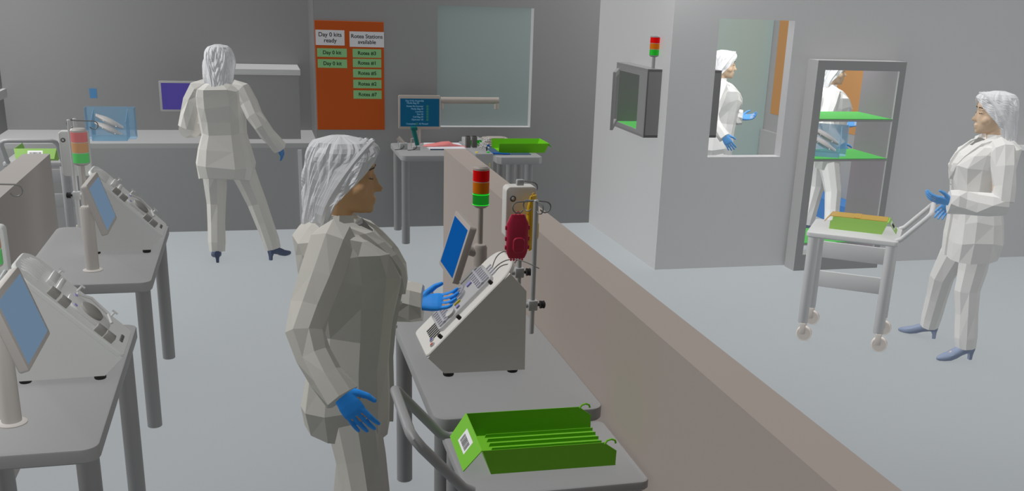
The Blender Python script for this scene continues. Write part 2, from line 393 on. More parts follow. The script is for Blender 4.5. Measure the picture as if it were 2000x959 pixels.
# ------------------------------------------------------------------ signal lamps + monitors
def tower(t, x, y, z0, z1, r, mats, pole_r=0.012, lit=False, zp=None, cap=M_frame):
    """parts: post, base ring, three lamp segments, cap"""
    h = (z1 - z0)
    if zp is not None: MB().lathe([(pole_r,0),(pole_r,z0-zp)], (x,y,zp), 16).build('lamp_post', cap, t)
    MB().lathe([(r*0.6,-0.008),(r*0.95,0),(r,0.006)], (x,y,z0), 24).build('lamp_collar', cap, t)
    s = (h - 0.02)/3
    for i, m in enumerate(mats[::-1]):
        a = z0 + 0.006 + i*s
        seg = MB().lathe([(r,0),(r,s-0.004)], (x,y,a), 28).build('lamp_segment', m, t)
        if lit and i == 0:
            for zz in (a+0.001, a+s-0.005):
                MB().tube([(x+(r+0.0005)*math.cos(q*PI/14), y+(r+0.0005)*math.sin(q*PI/14), zz) for q in range(29)], 0.0013, 6).build('bright_ring', M_grnring, seg)
        else:
            MB().lathe([(r*0.97,0),(r*0.97,0.004)], (x,y,a+s-0.004), 24).build('spacer_ring', cap, seg)
    MB().lathe([(r,0),(r,0.006),(r*0.8,0.014),(r*0.3,0.016)], (x,y,z1-0.016), 24).build('lamp_cap', cap, t)
def tilt_monitor(label, lampl, x, y, sgn, cz, m_f, m_s, lamps, r, lit, zlamp, w=0.36, tilt=73, h=0.25, off=0.068, post=0.031, zpost=1.12):
    """monitor on a round post carrying a signal lamp; the screen faces sgn*X and slightly up"""
    t = thing('monitor_stand', label, 'monitor', (x, y, 0.797), 0)
    zz = zpost - 0.797
    MB().lathe([(0.047,0),(0.047,0.004),(0.034,0.009)], (0,0,0), 28).build('base_plate', m_f, t)
    MB().lathe([(post,0.004),(post,zz-0.012),(post*0.8,zz),(post*0.3,zz+0.006)], (0,0,0), 24).build('post', m_f, t)
    a = math.radians(tilt)
    n = Vector((sgn*math.sin(a), 0, math.cos(a))); v = Vector((0,1,0)); u = Vector((-sgn*math.cos(a), 0, math.sin(a)))
    c = Vector((sgn*off, 0, cz-0.797))
    Mx = Matrix(((v.x,u.x,n.x,c.x),(v.y,u.y,n.y,c.y),(v.z,u.z,n.z,c.z),(0,0,0,1)))
    MB().slab(-w/2,w/2,-h/2,h/2,-0.022,0.008,0.012,0.004,4).xf(Mx).build('bezel', m_f, t)
    MB().box(-w/2+0.022,w/2-0.022,-h/2+0.018,h/2-0.022,0.0078,0.0088).xf(Mx).build('screen', m_s, t, False)
    MB().lathe([(0.06,-0.002),(0.05,0.02),(0.03,0.03)], (0,0,-0.022), 20, (0,0,-1)).xf(Mx).build('rear_cover', m_f, t)
    MB().tube([(0,0,zz-0.04), Mx @ Vector((0,-0.0,-0.04))], 0.022, 14).build('mount_arm', m_f, t)
    tower(t, 0, 0, zlamp[0]-0.797, zlamp[1]-0.797, r, lamps, 0.0115, lit, zz, m_f)
    return t
tilt_monitor('blue tilted monitor beside the main cell processor, its signal lamp lit green', '', 0.90, 4.15, -1, 1.155, M_frame, M_scr, (M_red,M_org,M_grnlit), 0.0345, True, (1.328,1.497), zpost=1.16, w=0.325, off=0.105)
tilt_monitor('blue tilted monitor, paled by haze, on the nearer left table at the frame edge', '', -0.815, 3.385, 1, 1.155, M_framel, M_scrl, (M_redl,M_orgl,M_grnl), 0.0375, False, (1.328,1.497), w=0.37)
tilt_monitor('blue tilted monitor on the farther left table, screen and signal lamp paled by haze', '', -0.815, 5.293, 1, 1.135, M_framel, M_scrl, (M_redl,M_orgl,M_grnl), 0.0375, False, (1.328,1.497), w=0.37)

# ------------------------------------------------------------------ infusion poles, control panel, bags
def hook(cx, cy, z, ang, L, r=0.0028):
    d = Vector((math.cos(ang), math.sin(ang), 0))
    p = [Vector((cx,cy,z)), Vector((cx,cy,z)) + d*L*0.75 - Vector((0,0,0.003))]
    c = Vector((cx,cy,z-0.024)) + d*L*0.8
    for k in range(9):
        a = PI/2 - k*PI*1.35/8
        p.append(c + d*0.021*math.cos(a) + Vector((0,0,0.021*math.sin(a))))
    return MB().tube(p, r, 8)
def iv_pole(label, x, y, z0, z1, ang, hooks, clampz, sgn, m=M_steel, r=0.0095, arm=0.036):
    t = thing('infusion_pole', label, 'pole', (x, y, z0), 0)
    MB().lathe([(r*0.8,0),(r,0.002),(r,z1-z0-0.003),(r*0.7,z1-z0)], (0,0,0), 20).build('pole', m, t)
    for a, L in hooks: hook(0,0,z1-z0-0.004,a,L).build('hook', M_steeld, t)
    k = clampz - z0
    cl = MB().bbox(-0.018,0.018,-0.016,0.016,k-0.02,k+0.02,0.004).tube([(0,0,k),(-sgn*arm,0,k)], 0.011, 12).build('clamp', m, t)
    MB().lathe([(0.006,0),(0.006,0.012),(0.016,0.014),(0.014,0.024),(0.016,0.03),(0.010,0.034)], (sgn*0.016,0,k), 10, (sgn,0,0)).build('clamp_knob', M_black, cl)
    return t
iv_pole('front steel pole with four wire hooks clamped to the main cell processor', 0.99, 3.60, 0.94, 1.462, 0, [(PI,0.085),(2.2,0.05),(0,0.045),(-1.2,0.03)], 1.055, 1, arm=0.037)
iv_pole('rear steel pole holding the white control panel behind the main cell processor', 0.985, 3.80, 1.05, 1.50, 0, [(-0.25,0.05)], 1.13, 1, arm=0.033)
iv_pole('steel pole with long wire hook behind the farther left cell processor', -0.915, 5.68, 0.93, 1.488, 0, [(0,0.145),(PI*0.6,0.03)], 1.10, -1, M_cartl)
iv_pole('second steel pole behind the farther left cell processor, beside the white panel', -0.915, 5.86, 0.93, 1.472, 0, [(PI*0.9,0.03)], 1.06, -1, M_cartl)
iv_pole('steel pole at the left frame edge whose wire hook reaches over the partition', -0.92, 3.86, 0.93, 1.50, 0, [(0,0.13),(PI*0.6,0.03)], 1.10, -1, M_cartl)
def control_panel(label, x0, x1, y0, y1, z0, z1, m, hx, br=None):
    t = thing('control_panel', label, 'panel', ((x0+x1)/2, (y0+y1)/2, z0), 0)
    w, d, h = (x1-x0)/2, (y1-y0)/2, z1-z0
    MB().slab(-w,w,-h/2,h/2,-d,d,0.018,0.006,5).xf(Matrix.Translation((0,0,h/2)) @ Matrix.Rotation(PI/2,4,'X')).build('panel_case', m, t)
    b = MB().lathe([(0.012,0),(0.012,0.003),(0.009,0.005)], (hx,-d,h-0.045), 20, (0,-1,0)).build('round_button', M_dark, t)
    MB().lathe([(0.006,0),(0.005,0.002)], (hx,-d-0.0045,h-0.045), 16, (0,-1,0)).build('button_core', M_ridge, b)
    if br: MB().tube([(w-0.012,-d+0.01,h*0.3),(br[0]-(x0+x1)/2,br[1]-(y0+y1)/2,h*0.3)], 0.009, 10).build('bracket', M_steel, t)
    MB().bbox(-0.014,0.014,-0.012,0.012,h-0.002,h+0.022,0.004).build('top_clamp', M_steel, t)
    return t
control_panel('white rounded control panel hanging behind the crimson bag at the main workstation', 0.905, 1.026, 3.722, 3.789, 1.285, 1.488, M_dev, -0.034)
control_panel('white rounded panel behind the haze-paled signal lamp of the farther left table', -1.005, -0.862, 5.872, 5.94, 1.165, 1.402, M_devl, -0.05)
control_panel('white rounded panel cut off at the left edge of the frame', -1.07, -0.918, 4.06, 4.12, 1.055, 1.30, M_devl, -0.05, (-0.92, 3.872))
def bag(name, label, cat, c, w, h, d, m, rz=0, group=None, ports=True):
    """soft bag hanging in its rigid frame: domed on both faces, ports below, lugs on the sides"""
    t = thing(name, label, cat, c, rz, group)
    mb = MB(); rings = []
    N = 10
    for i in range(N+1):
        z = -h*i/N; s = i/N
        ww = w/2*(0.62 + 0.38*min(1, s*5)) * (1 - 0.28*max(0, (s-0.85)/0.15))
        dd = d/2*(0.25 + 0.75*math.sin(PI*min(1, max(0.05, s*0.95+0.03))))
        rings.append([(ww*math.copysign(abs(math.cos(a))**0.6, math.cos(a)), dd*math.copysign(abs(math.sin(a))**0.8, math.sin(a)), z) for a in [2*PI*j/20 for j in range(20)]])
    mb.loft(rings).build('bag_body', m, t)
    MB().slab(-w*0.24,w*0.3,-h*0.86,-h*0.5,-d/2-0.004,-d/2+0.006,w*0.2,0.003).xf(Matrix.Rotation(PI/2,4,'X')).xf(Matrix.Scale(-1,4,(0,1,0))).xf(Matrix.Translation((0,-0.0,0))).build('bag_pocket', m, t)
    for s in (-1,1):
        for q in (0.3,0.55,0.75):
            MB().bbox(s*w/2-0.005,s*w/2+0.005,-0.005,0.005,-h*q-0.008,-h*q+0.008,0.002).build('side_lug', m, t)
    if ports:
        for k in range(5):
            x = -w*0.26 + k*w*0.13
            MB().tube([(x,0,-h+0.004),(x,0,-h-0.010)], 0.0035, 8).build('port', m, t)
    MB().tube([(0.008*math.cos(a),0,0.008*math.sin(a)+0.002) for a in [2*PI*j/12 for j in range(13)]], 0.002, 6).build('hang_loop', m, t)
    return t
bag('fluid_bag', 'crimson fluid bag hanging from the front pole above the main cell processor', 'bag', (0.922, 3.60, 1.408), 0.084, 0.166, 0.036, M_bag)
bag('fluid_bag', 'yellow fluid bag hanging edge-on behind the crimson bag', 'bag', (1.000, 3.68, 1.462), 0.075, 0.20, 0.03, M_bagy, 0.85)
t = MB().tube([(0.945,3.66,1.262),(0.945,3.66,1.225)], 0.005, 10).tube([(0.935,3.66,1.24),(0.956,3.66,1.24)], 0.004, 8).build('tube_clip', M_kit, None)
tag(t, 'small white tube clip hanging just below the crimson bag', 'clip')

# ------------------------------------------------------------------ carts and trays
def cart(label, loc, rz, m, boards='y', group=None):
    """local: handle on +X, 0.58 x 0.48, top at 0.755"""
    t = thing('cart', label, 'cart', loc, rz, group)
    w, d, z = 0.29, 0.243, 0.755
    MB().slab(-w,w,-d,d,z-0.035,z,0.03,0.008).build('cart_top', m, t)
    for sx in (-1,1):
        for sy in (-1,1):
            x, y = sx*(w-0.045), sy*(d-0.045)
            MB().lathe([(0.031,0.125),(0.033,0.128),(0.033,z-0.035)], (x,y,0), 24).build('leg', m, t)
            c = MB().bbox(x-0.012,x+0.026,y-0.036,y-0.022,0.05,0.126,0.004).bbox(x-0.012,x+0.026,y+0.022,y+0.036,0.05,0.126,0.004).bbox(x-0.014,x+0.02,y-0.034,y+0.034,0.112,0.128,0.003).build('caster_fork', M_wheel, t)
            MB().lathe([(0.03,-0.018),(0.049,-0.017),(0.051,-0.014),(0.051,0.014),(0.049,0.017),(0.03,0.018)], (x+0.018,y,0.051), 28, (0,1,0)).build('wheel', M_rim, c)
            MB().lathe([(0.044,-0.020),(0.044,0.020)], (x+0.018,y,0.051), 28, (0,1,0)).build('hub_disc', M_wheel, c)
    for z0, z1 in ((0.495,0.61),(0.285,0.40)):
        if boards == 'y': MB().bbox(-w+0.05,w-0.05,d-0.055,d-0.035,z0,z1,0.003).build('cross_board', m, t)
        else: MB().bbox(-w+0.035,-w+0.055,-d+0.05,d-0.05,z0,z1,0.003).build('cross_board', m, t)
    y = 0.2
    pts = [(w-0.02,-y,z-0.004),(w+0.01,-y,z+0.012)] + [(w+0.135,-y,z+0.155),(w+0.155,-y+0.008,z+0.18),(w+0.165,-y+0.03,z+0.192),(w+0.166,-y+0.06,z+0.194)]
    pts = pts + [(p[0],-p[1],p[2]) for p in pts[::-1]]
    MB().tube(pts, 0.0165, 16).build('push_handle', m, t)
    return t
cart('grey cart at the bottom of the photo carrying a lime kit tray', (0.852, 2.917, 0), PI, M_cart)
CR = (3.835, 5.885)
cart('haze-paled grey wheeled cart pushed by the person at the right', (CR[0], CR[1], 0), math.radians(-37), M_cartl)
cart('haze-paled grey cart with two cross boards standing behind the left partition', (-1.70, 9.13, 0), -PI/2, M_cartm, 'x')

def kit_tray(label, loc, rz, m, L=0.42, W=0.30, H=0.085, hooks=True, label_card=True, lid=None):
    """folded sheet tray: slotted base, two leaning long sides, a raked end flap on -X, hooks at +X"""
    t = thing('kit_tray', label, 'tray', loc, rz)
    th = 0.002; l, w = L/2, W/2; fl = 0.025
    MB().box(-l,l,-w,w,0,th).build('tray_base', m, t, False)
    for k in range(8):
        y = -w + W*(k+0.5)/8
        MB().prism([(-l+0.03,th),(l,th),(l,0.014),(-l+0.035,0.014)], y-0.0012, y+0.0012).build('base_rib', m, t, False)
    for s in (-1,1):
        yy = s*w; yo = s*(w+fl*0.2)
        poly = [(-l,0),(l-0.002,0),(l-0.002,H*0.62),(l-0.03,H*0.86),(l-0.045,H),(-l-0.03,H)]
        MB().loft([[(p[0], yy + (yo-yy)*p[1]/H + q, p[1]) for p in poly] for q in (-th/2, th/2)]).build('side_wall', m, t, False)
        if hooks:
            c = (l-0.02, yo, H)
            MB().tube([(l-0.044,yo,H-0.006),(l-0.036,yo,H+0.006),(l-0.022,yo,H+0.010),(l-0.010,yo,H+0.005),(l-0.007,yo,H-0.005)], 0.0035, 8).build('side_hook', m, t)
    e = MB(); x0, x1 = -l-0.03, -l-0.085
    e.loft([[(x0,-w-0.006,H),(x0,w+0.006,H),(x1,w-0.01,H-0.075),(x1,-w+0.01,H-0.075)], [(x0-0.001,-w-0.006,H+th),(x0-0.001,w+0.006,H+th),(x1-0.002,w-0.01,H-0.073),(x1-0.002,-w+0.01,H-0.073)]])
    f = e.build('end_flap', m, t, False)
    MB().loft([[(-l,-w,0),(-l,w,0),(-l+th,w,0),(-l+th,-w,0)],[(x0,-w-0.006,H),(x0,w+0.006,H),(x0+th,w+0.006,H),(x0+th,-w-0.006,H)]]).build('end_wall', m, t, False)
    if label_card:
        # card frame on the flap
        o = Vector((x0,0,H)); ux = Vector((0,-1,0)); dn = (Vector((x1,0,H-0.075)) - o).normalized(); nn = ux.cross(dn); nn = nn if nn.z > 0 else -nn
        def cp(a, b, n): return o + ux*a + dn*b + nn*(0.0022+n)
        MB().loft([[cp(-0.055,0.018,0),cp(0.055,0.018,0),cp(0.055,0.068,0),cp(-0.055,0.068,0)],[cp(-0.055,0.018,0.0006),cp(0.055,0.018,0.0006),cp(0.055,0.068,0.0006),cp(-0.055,0.068,0.0006)]]).build('barcode_card', M_white, f, False)
        b = MB(); rr = random.Random(3); a = -0.042
        while a < 0.042:
            wv = rr.choice((0.0014,0.002,0.003,0.0038))
            b.loft([[cp(a,0.032,0.0007),cp(a+wv,0.032,0.0007),cp(a+wv,0.06,0.0007),cp(a,0.06,0.0007)],[cp(a,0.032,0.001),cp(a+wv,0.032,0.001),cp(a+wv,0.06,0.001),cp(a,0.06,0.001)]])
            a += wv + rr.choice((0.0014,0.002,0.003))
        b.build('barcode', M_ink, f, False)
    if lid:
        MB().loft([[(-l-0.02,-w,H),(l,-w,H),(l,w,H),(-l-0.02,w,H)],[(-l-0.02,-w,H+0.004),(l,-w,H+0.004),(l,w,H+0.004),(-l-0.02,w,H+0.004)]]).build('clear_lid', lid, t, False)
        MB().box(-0.02,0.02,-w,w,H+0.004,H+0.007).build('lid_strap', M_amber, t, False)
        MB().loft([[(l,-w,H),(l,w,H),(l+0.035,w-0.02,H-0.045),(l+0.035,-w+0.02,H-0.045)],[(l+0.002,-w,H+0.003),(l+0.002,w,H+0.003),(l+0.037,w-0.02,H-0.042),(l+0.037,-w+0.02,H-0.042)]]).build('lid_tab', lid, t, False)
    return t
kit_tray('lime green slotted tray with barcode card on the cart at the bottom', (0.868, 2.95, 0.7555), math.radians(-1.5), M_lime, 0.41, 0.285, 0.085)
kit_tray('lime tray under a clear amber lid on the cart at the right', (CR[0]+0.015, CR[1]+0.015, 0.7555), math.radians(-37+180), M_limel, 0.34, 0.16, 0.085, False, True, M_amber)
kit_tray('haze-paled lime tray on the cart behind the left partition', (-1.70, 9.09, 0.7555), PI/2, M_limem, 0.34, 0.30, 0.10, True, True)
# small end table beside the bench with its own lime tray
t = thing('side_table', 'small grey table at the right end of the bench under a lime tray', 'table', (2.23, 8.97, 0), 0)
MB().slab(-0.205,0.205,-0.29,0.29,0.735,0.80,0.035,0.006,1).build('tabletop', M_table, t)
for sx in (-1,1):
    for sy in (-1,1):
        MB().lathe([(0.034,0),(0.037,0.003),(0.037,0.735)], (sx*0.085+0.02,sy*0.19,0), 24).build('leg', M_tleg, t)
MB().bbox(-0.205,-0.165,-0.1,0.02,0,0.735,0.004).build('end_panel', M_tleg, t)
t = MB().bbox(1.99,2.36,8.80,9.25,0.8005,0.806,0.002).build('blue_mat', M_navy, None); tag(t, 'blue sheet lying under the lime tray on the small end table', 'mat')
t = thing('kit_tray', 'lime tray with flared end on the small table below the back window', 'tray', (2.30, 9.02, 0.8065), 0)
l, w, H = 0.20, 0.14, 0.085
MB().loft([[(-l,-w,0),(l,-w,0),(l,w,0),(-l,w,0)],[(-l,-w,0.003),(l,-w,0.003),(l,w,0.003),(-l,w,0.003)]]).build('tray_base', M_limebench, t, False)
for s in (-1,1):
    MB().loft([[(-l-0.02,s*w,0),(l,s*w,0),(l+0.035,s*(w+0.02),H),(-l-0.02,s*(w+0.02),H)],[(-l-0.02,s*w+0.003,0),(l,s*w+0.003,0),(l+0.035,s*(w+0.02)+0.003,H),(-l-0.02,s*(w+0.02)+0.003,H)]]).build('side_wall', M_limebench, t, False)
MB().loft([[(l,-w,0),(l,w,0),(l+0.035,w+0.02,H),(l+0.035,-w-0.02,H)],[(l+0.003,-w,0),(l+0.003,w,0),(l+0.038,w+0.02,H),(l+0.038,-w-0.02,H)]]).build('end_wall', M_limebench, t, False)
MB().loft([[(l+0.035,-w-0.02,H),(l+0.035,w+0.02,H),(l+0.075,w-0.02,H-0.04),(l+0.075,-w+0.02,H-0.04)],[(l+0.037,-w-0.02,H+0.002),(l+0.037,w+0.02,H+0.002),(l+0.077,w-0.02,H-0.038),(l+0.077,-w+0.02,H-0.038)]]).build('end_flap', M_limebench, t, False)

# ------------------------------------------------------------------ bench contents
t = thing('monitor_stand', 'dark teal checklist monitor on the bench with a horizontal lamp arm', 'monitor', (1.44, 9.45, 0.8), 0)
MB().lathe([(0.05,0),(0.05,0.004),(0.034,0.008)], (0,0,0), 28).build('base_plate', M_frame, t)
MB().lathe([(0.030,0.004),(0.030,0.43)], (0,0.0,0), 24).build('post', M_frame, t)
MB().slab(-0.193,0.193,-0.152,0.152,-0.012,0.012,0.012,0.004,4).xf(Matrix.Translation((0.012,-0.052,0.299)) @ Matrix.Rotation(PI/2,4,'X')).build('bezel', M_frame, t)
sc = MB().box(-0.165,0.192,-0.066,-0.0645,0.172,0.422).build('screen', M_scrt, t, False)
for s, x, z, al in (('Day 0 Kit Assembly',-0.035,0.402,'CENTER'),('Media Bag ID',-0.05,0.382,'CENTER'),
                    ('Rotea Kit Scanner',0.045,0.354,'RIGHT'),('Media Bag ID',0.045,0.330,'RIGHT'),('Location',0.045,0.306,'RIGHT'),('Slot ID',0.045,0.282,'RIGHT'),('Cell Bag ID',0.045,0.258,'RIGHT'),('Operator ID',0.045,0.234,'RIGHT'),
                    ('Complete',-0.07,0.196,'CENTER'),('All Passed',0.045,0.196,'CENTER')):
    text('screen_text', s, 0.021, (x,-0.0665,z), M_scrtxt, sc, align=al)
for z in (0.354,0.330,0.306,0.282,0.258,0.234):
    MB().box(0.072,0.092,-0.0668,-0.066,z-0.010,z+0.010).build('check_box', M_scrgrn, sc, False)
MB().box(-0.026,-0.006,-0.0668,-0.066,0.186,0.206).build('check_box', M_scrgrn, sc, False)
ar = MB().tube([(0.0,0.0,0.401),(0.76,0.0,0.404)], 0.030, 18).build('lamp_arm', M_frame, t)
for x in (0.222,0.742):
    MB().lathe([(0.019,-0.075),(0.0215,-0.073),(0.0215,-0.005)], (x,0,0.40), 18).build('lamp_head', M_frame, ar)
def scanner(label, x, y, m, lean, L):
    t = thing('barcode_scanner', label, 'scanner', (x, y, 0.8), 0)
    MB().bbox(-0.034,0.034,-0.03,0.03,0,0.035 if L > 0.1 else 0.06,0.004).build('dock', M_steel, t)
    b = Vector((0.012,0,0.04)); e = b + Vector((-math.sin(lean)*L,0.02,math.cos(lean)*L))
    MB().tube([b, b.lerp(e,0.5), e], [0.019,0.020,0.022], 14, True).build('grip', m, t)
    if L > 0.1: MB().bbox(e.x-0.026,e.x+0.030,e.y-0.05,e.y+0.022,e.z-0.012,e.z+0.018,0.006).build('scan_head', m, t)
    MB().tube([(-0.036,0.01,0.004),(-0.045,0.01,0.05),(-0.042,0.01,0.10),(-0.02,0.01,0.10)], 0.004, 8).build('wire_stand', M_reveal, t)
    MB().tube(bez([(0.0,-0.033,0.04),(0.0,-0.05,0.01),(-0.04,-0.04,0.003),(-0.08,-0.03,0.003)]), 0.003, 6).build('cable', M_black, t)
scanner('beige stubby scanner resting in its dock at the left end of the bench', 1.268, 9.15, M_frame, 0.75, 0.085)
scanner('dark teal upright scanner in its dock next to the bench monitor', 1.378, 9.12, M_tealdev, 0.22, 0.15)
t = thing('document_tray', 'white sheet with navy front edge lying on the bench', 'sheet', (1.63, 9.27, 0.8005), 0)
MB().loft([[(-0.13,-0.17,0),(0.2,-0.17,0),(0.2,0.2,0),(-0.13,0.2,0)],[(-0.13,-0.17,0.012),(0.2,-0.17,0.012),(0.2,0.2,0.012),(-0.13,0.2,0.012)]]).build('paper', M_sheet, t, False)
MB().box(-0.13,0.17,-0.173,-0.1705,0.0,0.010).build('front_edge', M_navy, t, False)
t = thing('fluid_bag', 'pink flat bag lying on the white sheet on the bench', 'bag', (1.635, 9.22, 0.813), 0)
MB().loft([[(x, 0.0+hw*math.cos(a), 0.001+hh*(1+math.sin(a))) for a in [2*PI*j/14 for j in range(14)]] for x,hw,hh in ((-0.18,0.012,0.003),(-0.15,0.045,0.010),(-0.08,0.06,0.014),(0.0,0.07,0.022),(0.06,0.06,0.024),(0.10,0.03,0.012),(0.16,0.012,0.006),(0.19,0.006,0.004))]).build('bag_body', M_pink, t)
MB().tube([(0.17,0,0.008),(0.19,-0.04,0.008),(0.192,-0.10,0.008)], 0.004, 8).build('outlet_tube', M_pink, t)
t = thing('tube_sealer', 'grey floor unit with yellow and green buttons at the right end of the bench', 'device', (1.925, 8.84, 0), 0)
MB().slab(-0.085,0.088,-0.06,0.70,0.02,0.818,0.02,0.012,5).build('sealer_case', M_cart, t)
MB().slab(-0.07,0.07,-0.05,0.68,0,0.02,0.02,0.004,4).build('plinth', M_dark, t)
MB().lathe([(0.014,0),(0.014,0.006),(0.010,0.009)], (-0.055,-0.01,0.817), 18).build('yellow_button', M_yel, t)
MB().lathe([(0.016,0),(0.016,0.006),(0.012,0.009)], (0.048,-0.01,0.817), 18).build('green_button', M_grn, t)
MB().box(0.05,0.056,-0.062,-0.059,0.70,0.735).build('status_lamp', M_yel, t, False)
t = thing('welder', 'low grey welder box with green screen behind the twin dark blocks', 'device', (1.925, 9.30, 0.8185), 0)
MB().bbox(-0.08,0.08,-0.1,0.1,0,0.06,0.006).build('case', M_steel, t)
MB().box(-0.05,0.07,-0.1015,-0.1,0.012,0.055).build('green_screen', M_grn, t, False)
for q, (x, lab) in enumerate(((1.845,'left dark upright block standing on the bench welder'),(1.903,'right dark upright block standing on the bench welder'))):
    t = thing('cartridge', lab, 'cartridge', (x+0.008, 9.14, 0.8185), 0)
    MB().bbox(-0.021,0.021,-0.03,0.03,0,0.098,0.004).build('cartridge_body', M_dark, t)
    MB().bbox(-0.017,0.017,-0.026,0.026,0.098,0.102,0.002).build('cartridge_cap', M_black, t)
t = thing('tube_bundle', 'tangle of white clamps and tubes on the bench beside the bag stack', 'tubing', (1.968, 9.02, 0.8185), 0)
rr = random.Random(11)
for k in range(9):
    p = [Vector((rr.uniform(-0.05,0.06), rr.uniform(-0.06,0.06), 0.005+rr.random()*0.05)) for _ in range(4)]
    MB().tube(bez(p, 10), 0.0035, 6).build('tube', M_kit, t)
for k in range(4):
    x = -0.02+0.02*k; z = 0.055+0.012*k
    MB().tube([(x-0.014,0,z-0.010),(x+0.014,0,z+0.010)], 0.0035, 8).tube([(x-0.014,0,z+0.010),(x+0.014,0,z-0.010)], 0.0035, 8).build('clamp', M_white, t)
MB().bbox(0.02,0.045,-0.075,-0.055,0.035,0.05,0.003).build('blue_clip', M_bluec, t)
MB().bbox(0.01,0.02,-0.09,-0.08,0.0,0.035,0.002).build('black_clip', M_black, t)
for k in range(4):
    t = thing('media_bag', ['clear flat bag, bottom of the stack against the lime tray on the bench','second clear flat bag from the bottom of the bench stack','third clear flat bag from the bottom of the bench stack','topmost clear flat bag of the bench stack'][k], 'bag', (2.125+0.006*k, 9.33, 0.8065+0.020*k), 0, 'stack of clear bags on the bench')
    MB().slab(-0.11,0.12,-0.08,0.08,0,0.012,0.03,0.005).slab(-0.08,0.09,-0.06,0.06,0.010,0.0185,0.04,0.004).build('bag_body', M_frame, t)
    MB().tube([(-0.11,0.02,0.006),(-0.135,0.02,0.006)], 0.004, 8).tube([(-0.11,-0.03,0.006),(-0.135,-0.03,0.006)], 0.004, 8).build('bag_port', M_kit, t)
t = MB().tube(bez([(2.0,8.83,0.812),(2.06,8.80,0.822),(2.1,8.78,0.812),(2.16,8.79,0.812)]), 0.007, 8).build('blue_cable', M_bluec, None); tag(t, 'bright blue cable lying in front of the lime tray on the bench', 'cable')

# ------------------------------------------------------------------ board with cards
BD = tag(MB().bbox(0.545,1.152,9.545,9.5595,0.92,1.872,0.003).build('status_board', M_board, None, False), 'tall orange status board on the back wall', 'board')
def card(label, x0, x1, z0, z1, m, s, size, group, bold=0.0006):
    t = tag(MB().box((x0), (x1), 9.5432, 9.5448, z0, z1).build('card', m, None, False), label, 'card', group)
    text('lettering', s, size, ((x0+x1)/2, 9.5426, (z0+z1)/2), M_ink, t, bold=bold)
def bx(p): return 0.545 + (p - 614.5) * 0.00449
def bz(p): return 1.871 - (p - 41.5) * 0.004475
card('grey white header card reading Day 0 kits ready', bx(616), bx(672), bz(88), bz(59), M_hdr, 'Day 0 kits\nready', 0.05, 'header cards on the orange board')
card('grey white header card of the right column, reading stations available', bx(682), bx(750), bz(90), bz(60.5), M_hdr, 'Rotea Stations\navailable', 0.048, 'header cards on the orange board')
for k, (a, b) in enumerate(((94,110.5),(115,131.5))):
    card(['upper green card reading Day 0 kit','lower green card reading Day 0 kit'][k], bx(618+0.6*k), bx(676), bz(b), bz(a), M_card, 'Day 0 kit', 0.044, 'green cards on the orange board')
for k, (a, b, n) in enumerate(((94,110.5,3),(113,129.5,1),(133,149.5,5),(154,170.5,2),(175,191.5,7))):
    card('green card with number %d, %s in the right column of the board' % (n, ['topmost','second','third','fourth','lowest'][k]), bx(687.5), bx(744), bz(b), bz(a), M_card, 'Rotea #%d' % n, 0.044, 'green cards on the orange board')

# ------------------------------------------------------------------ counter niche
t = thing('counter', 'long grey counter built into the recess of the back wall', 'counter', (0, 9.56, 0), 0)
MB().box(-2.208,0.539,0.0,0.874,0.755,0.797).build('worktop', M_count, t, False)
MB().box(-2.208,0.539,0.003,0.85,0.0,0.755).build('front_panel', M_countf, t, False)
MB().box(0.362,0.397,-0.012,0.003,0.03,0.737).build('edge_strip', M_hood, t, False)
t = thing('safety_hood', 'grey bench hood with pale top slab on the counter beside the far person', 'hood', (0.02, 10.1, 0.797), 0)
MB().box(-0.36,0.385,-0.28,0.33,0,0.588).build('hood_body', M_hoodf, t, False)
MB().box(-0.365,0.40,-0.30,0.33,0.588,0.628).build('top_slab', M_hood, t, False)
MB().box(-0.365,0.40,-0.302,-0.28,0.580,0.584).build('front_lip', M_hood, t, False)
t = thing('monitor_stand', 'purple screen monitor on the counter left of the far person', 'monitor', (-0.628, 10.146, 0.797), 0)
MB().lathe([(0.05,0),(0.05,0.004),(0.034,0.008)], (0,0,0), 28).build('base_plate', M_framel, t)
MB().lathe([(0.037,0.004),(0.037,0.40)], (0,0.0,0), 24).build('post', M_frame, t)
MB().slab(-0.205,0.205,-0.138,0.138,-0.012,0.012,0.010,0.004,4).xf(Matrix.Translation((0.0,-0.055,0.352)) @ Matrix.Rotation(PI/2,4,'X')).build('bezel', M_cab, t)
MB().box(-0.186,0.186,-0.0685,-0.067,0.234,0.472).build('screen', M_scrp, t, False)
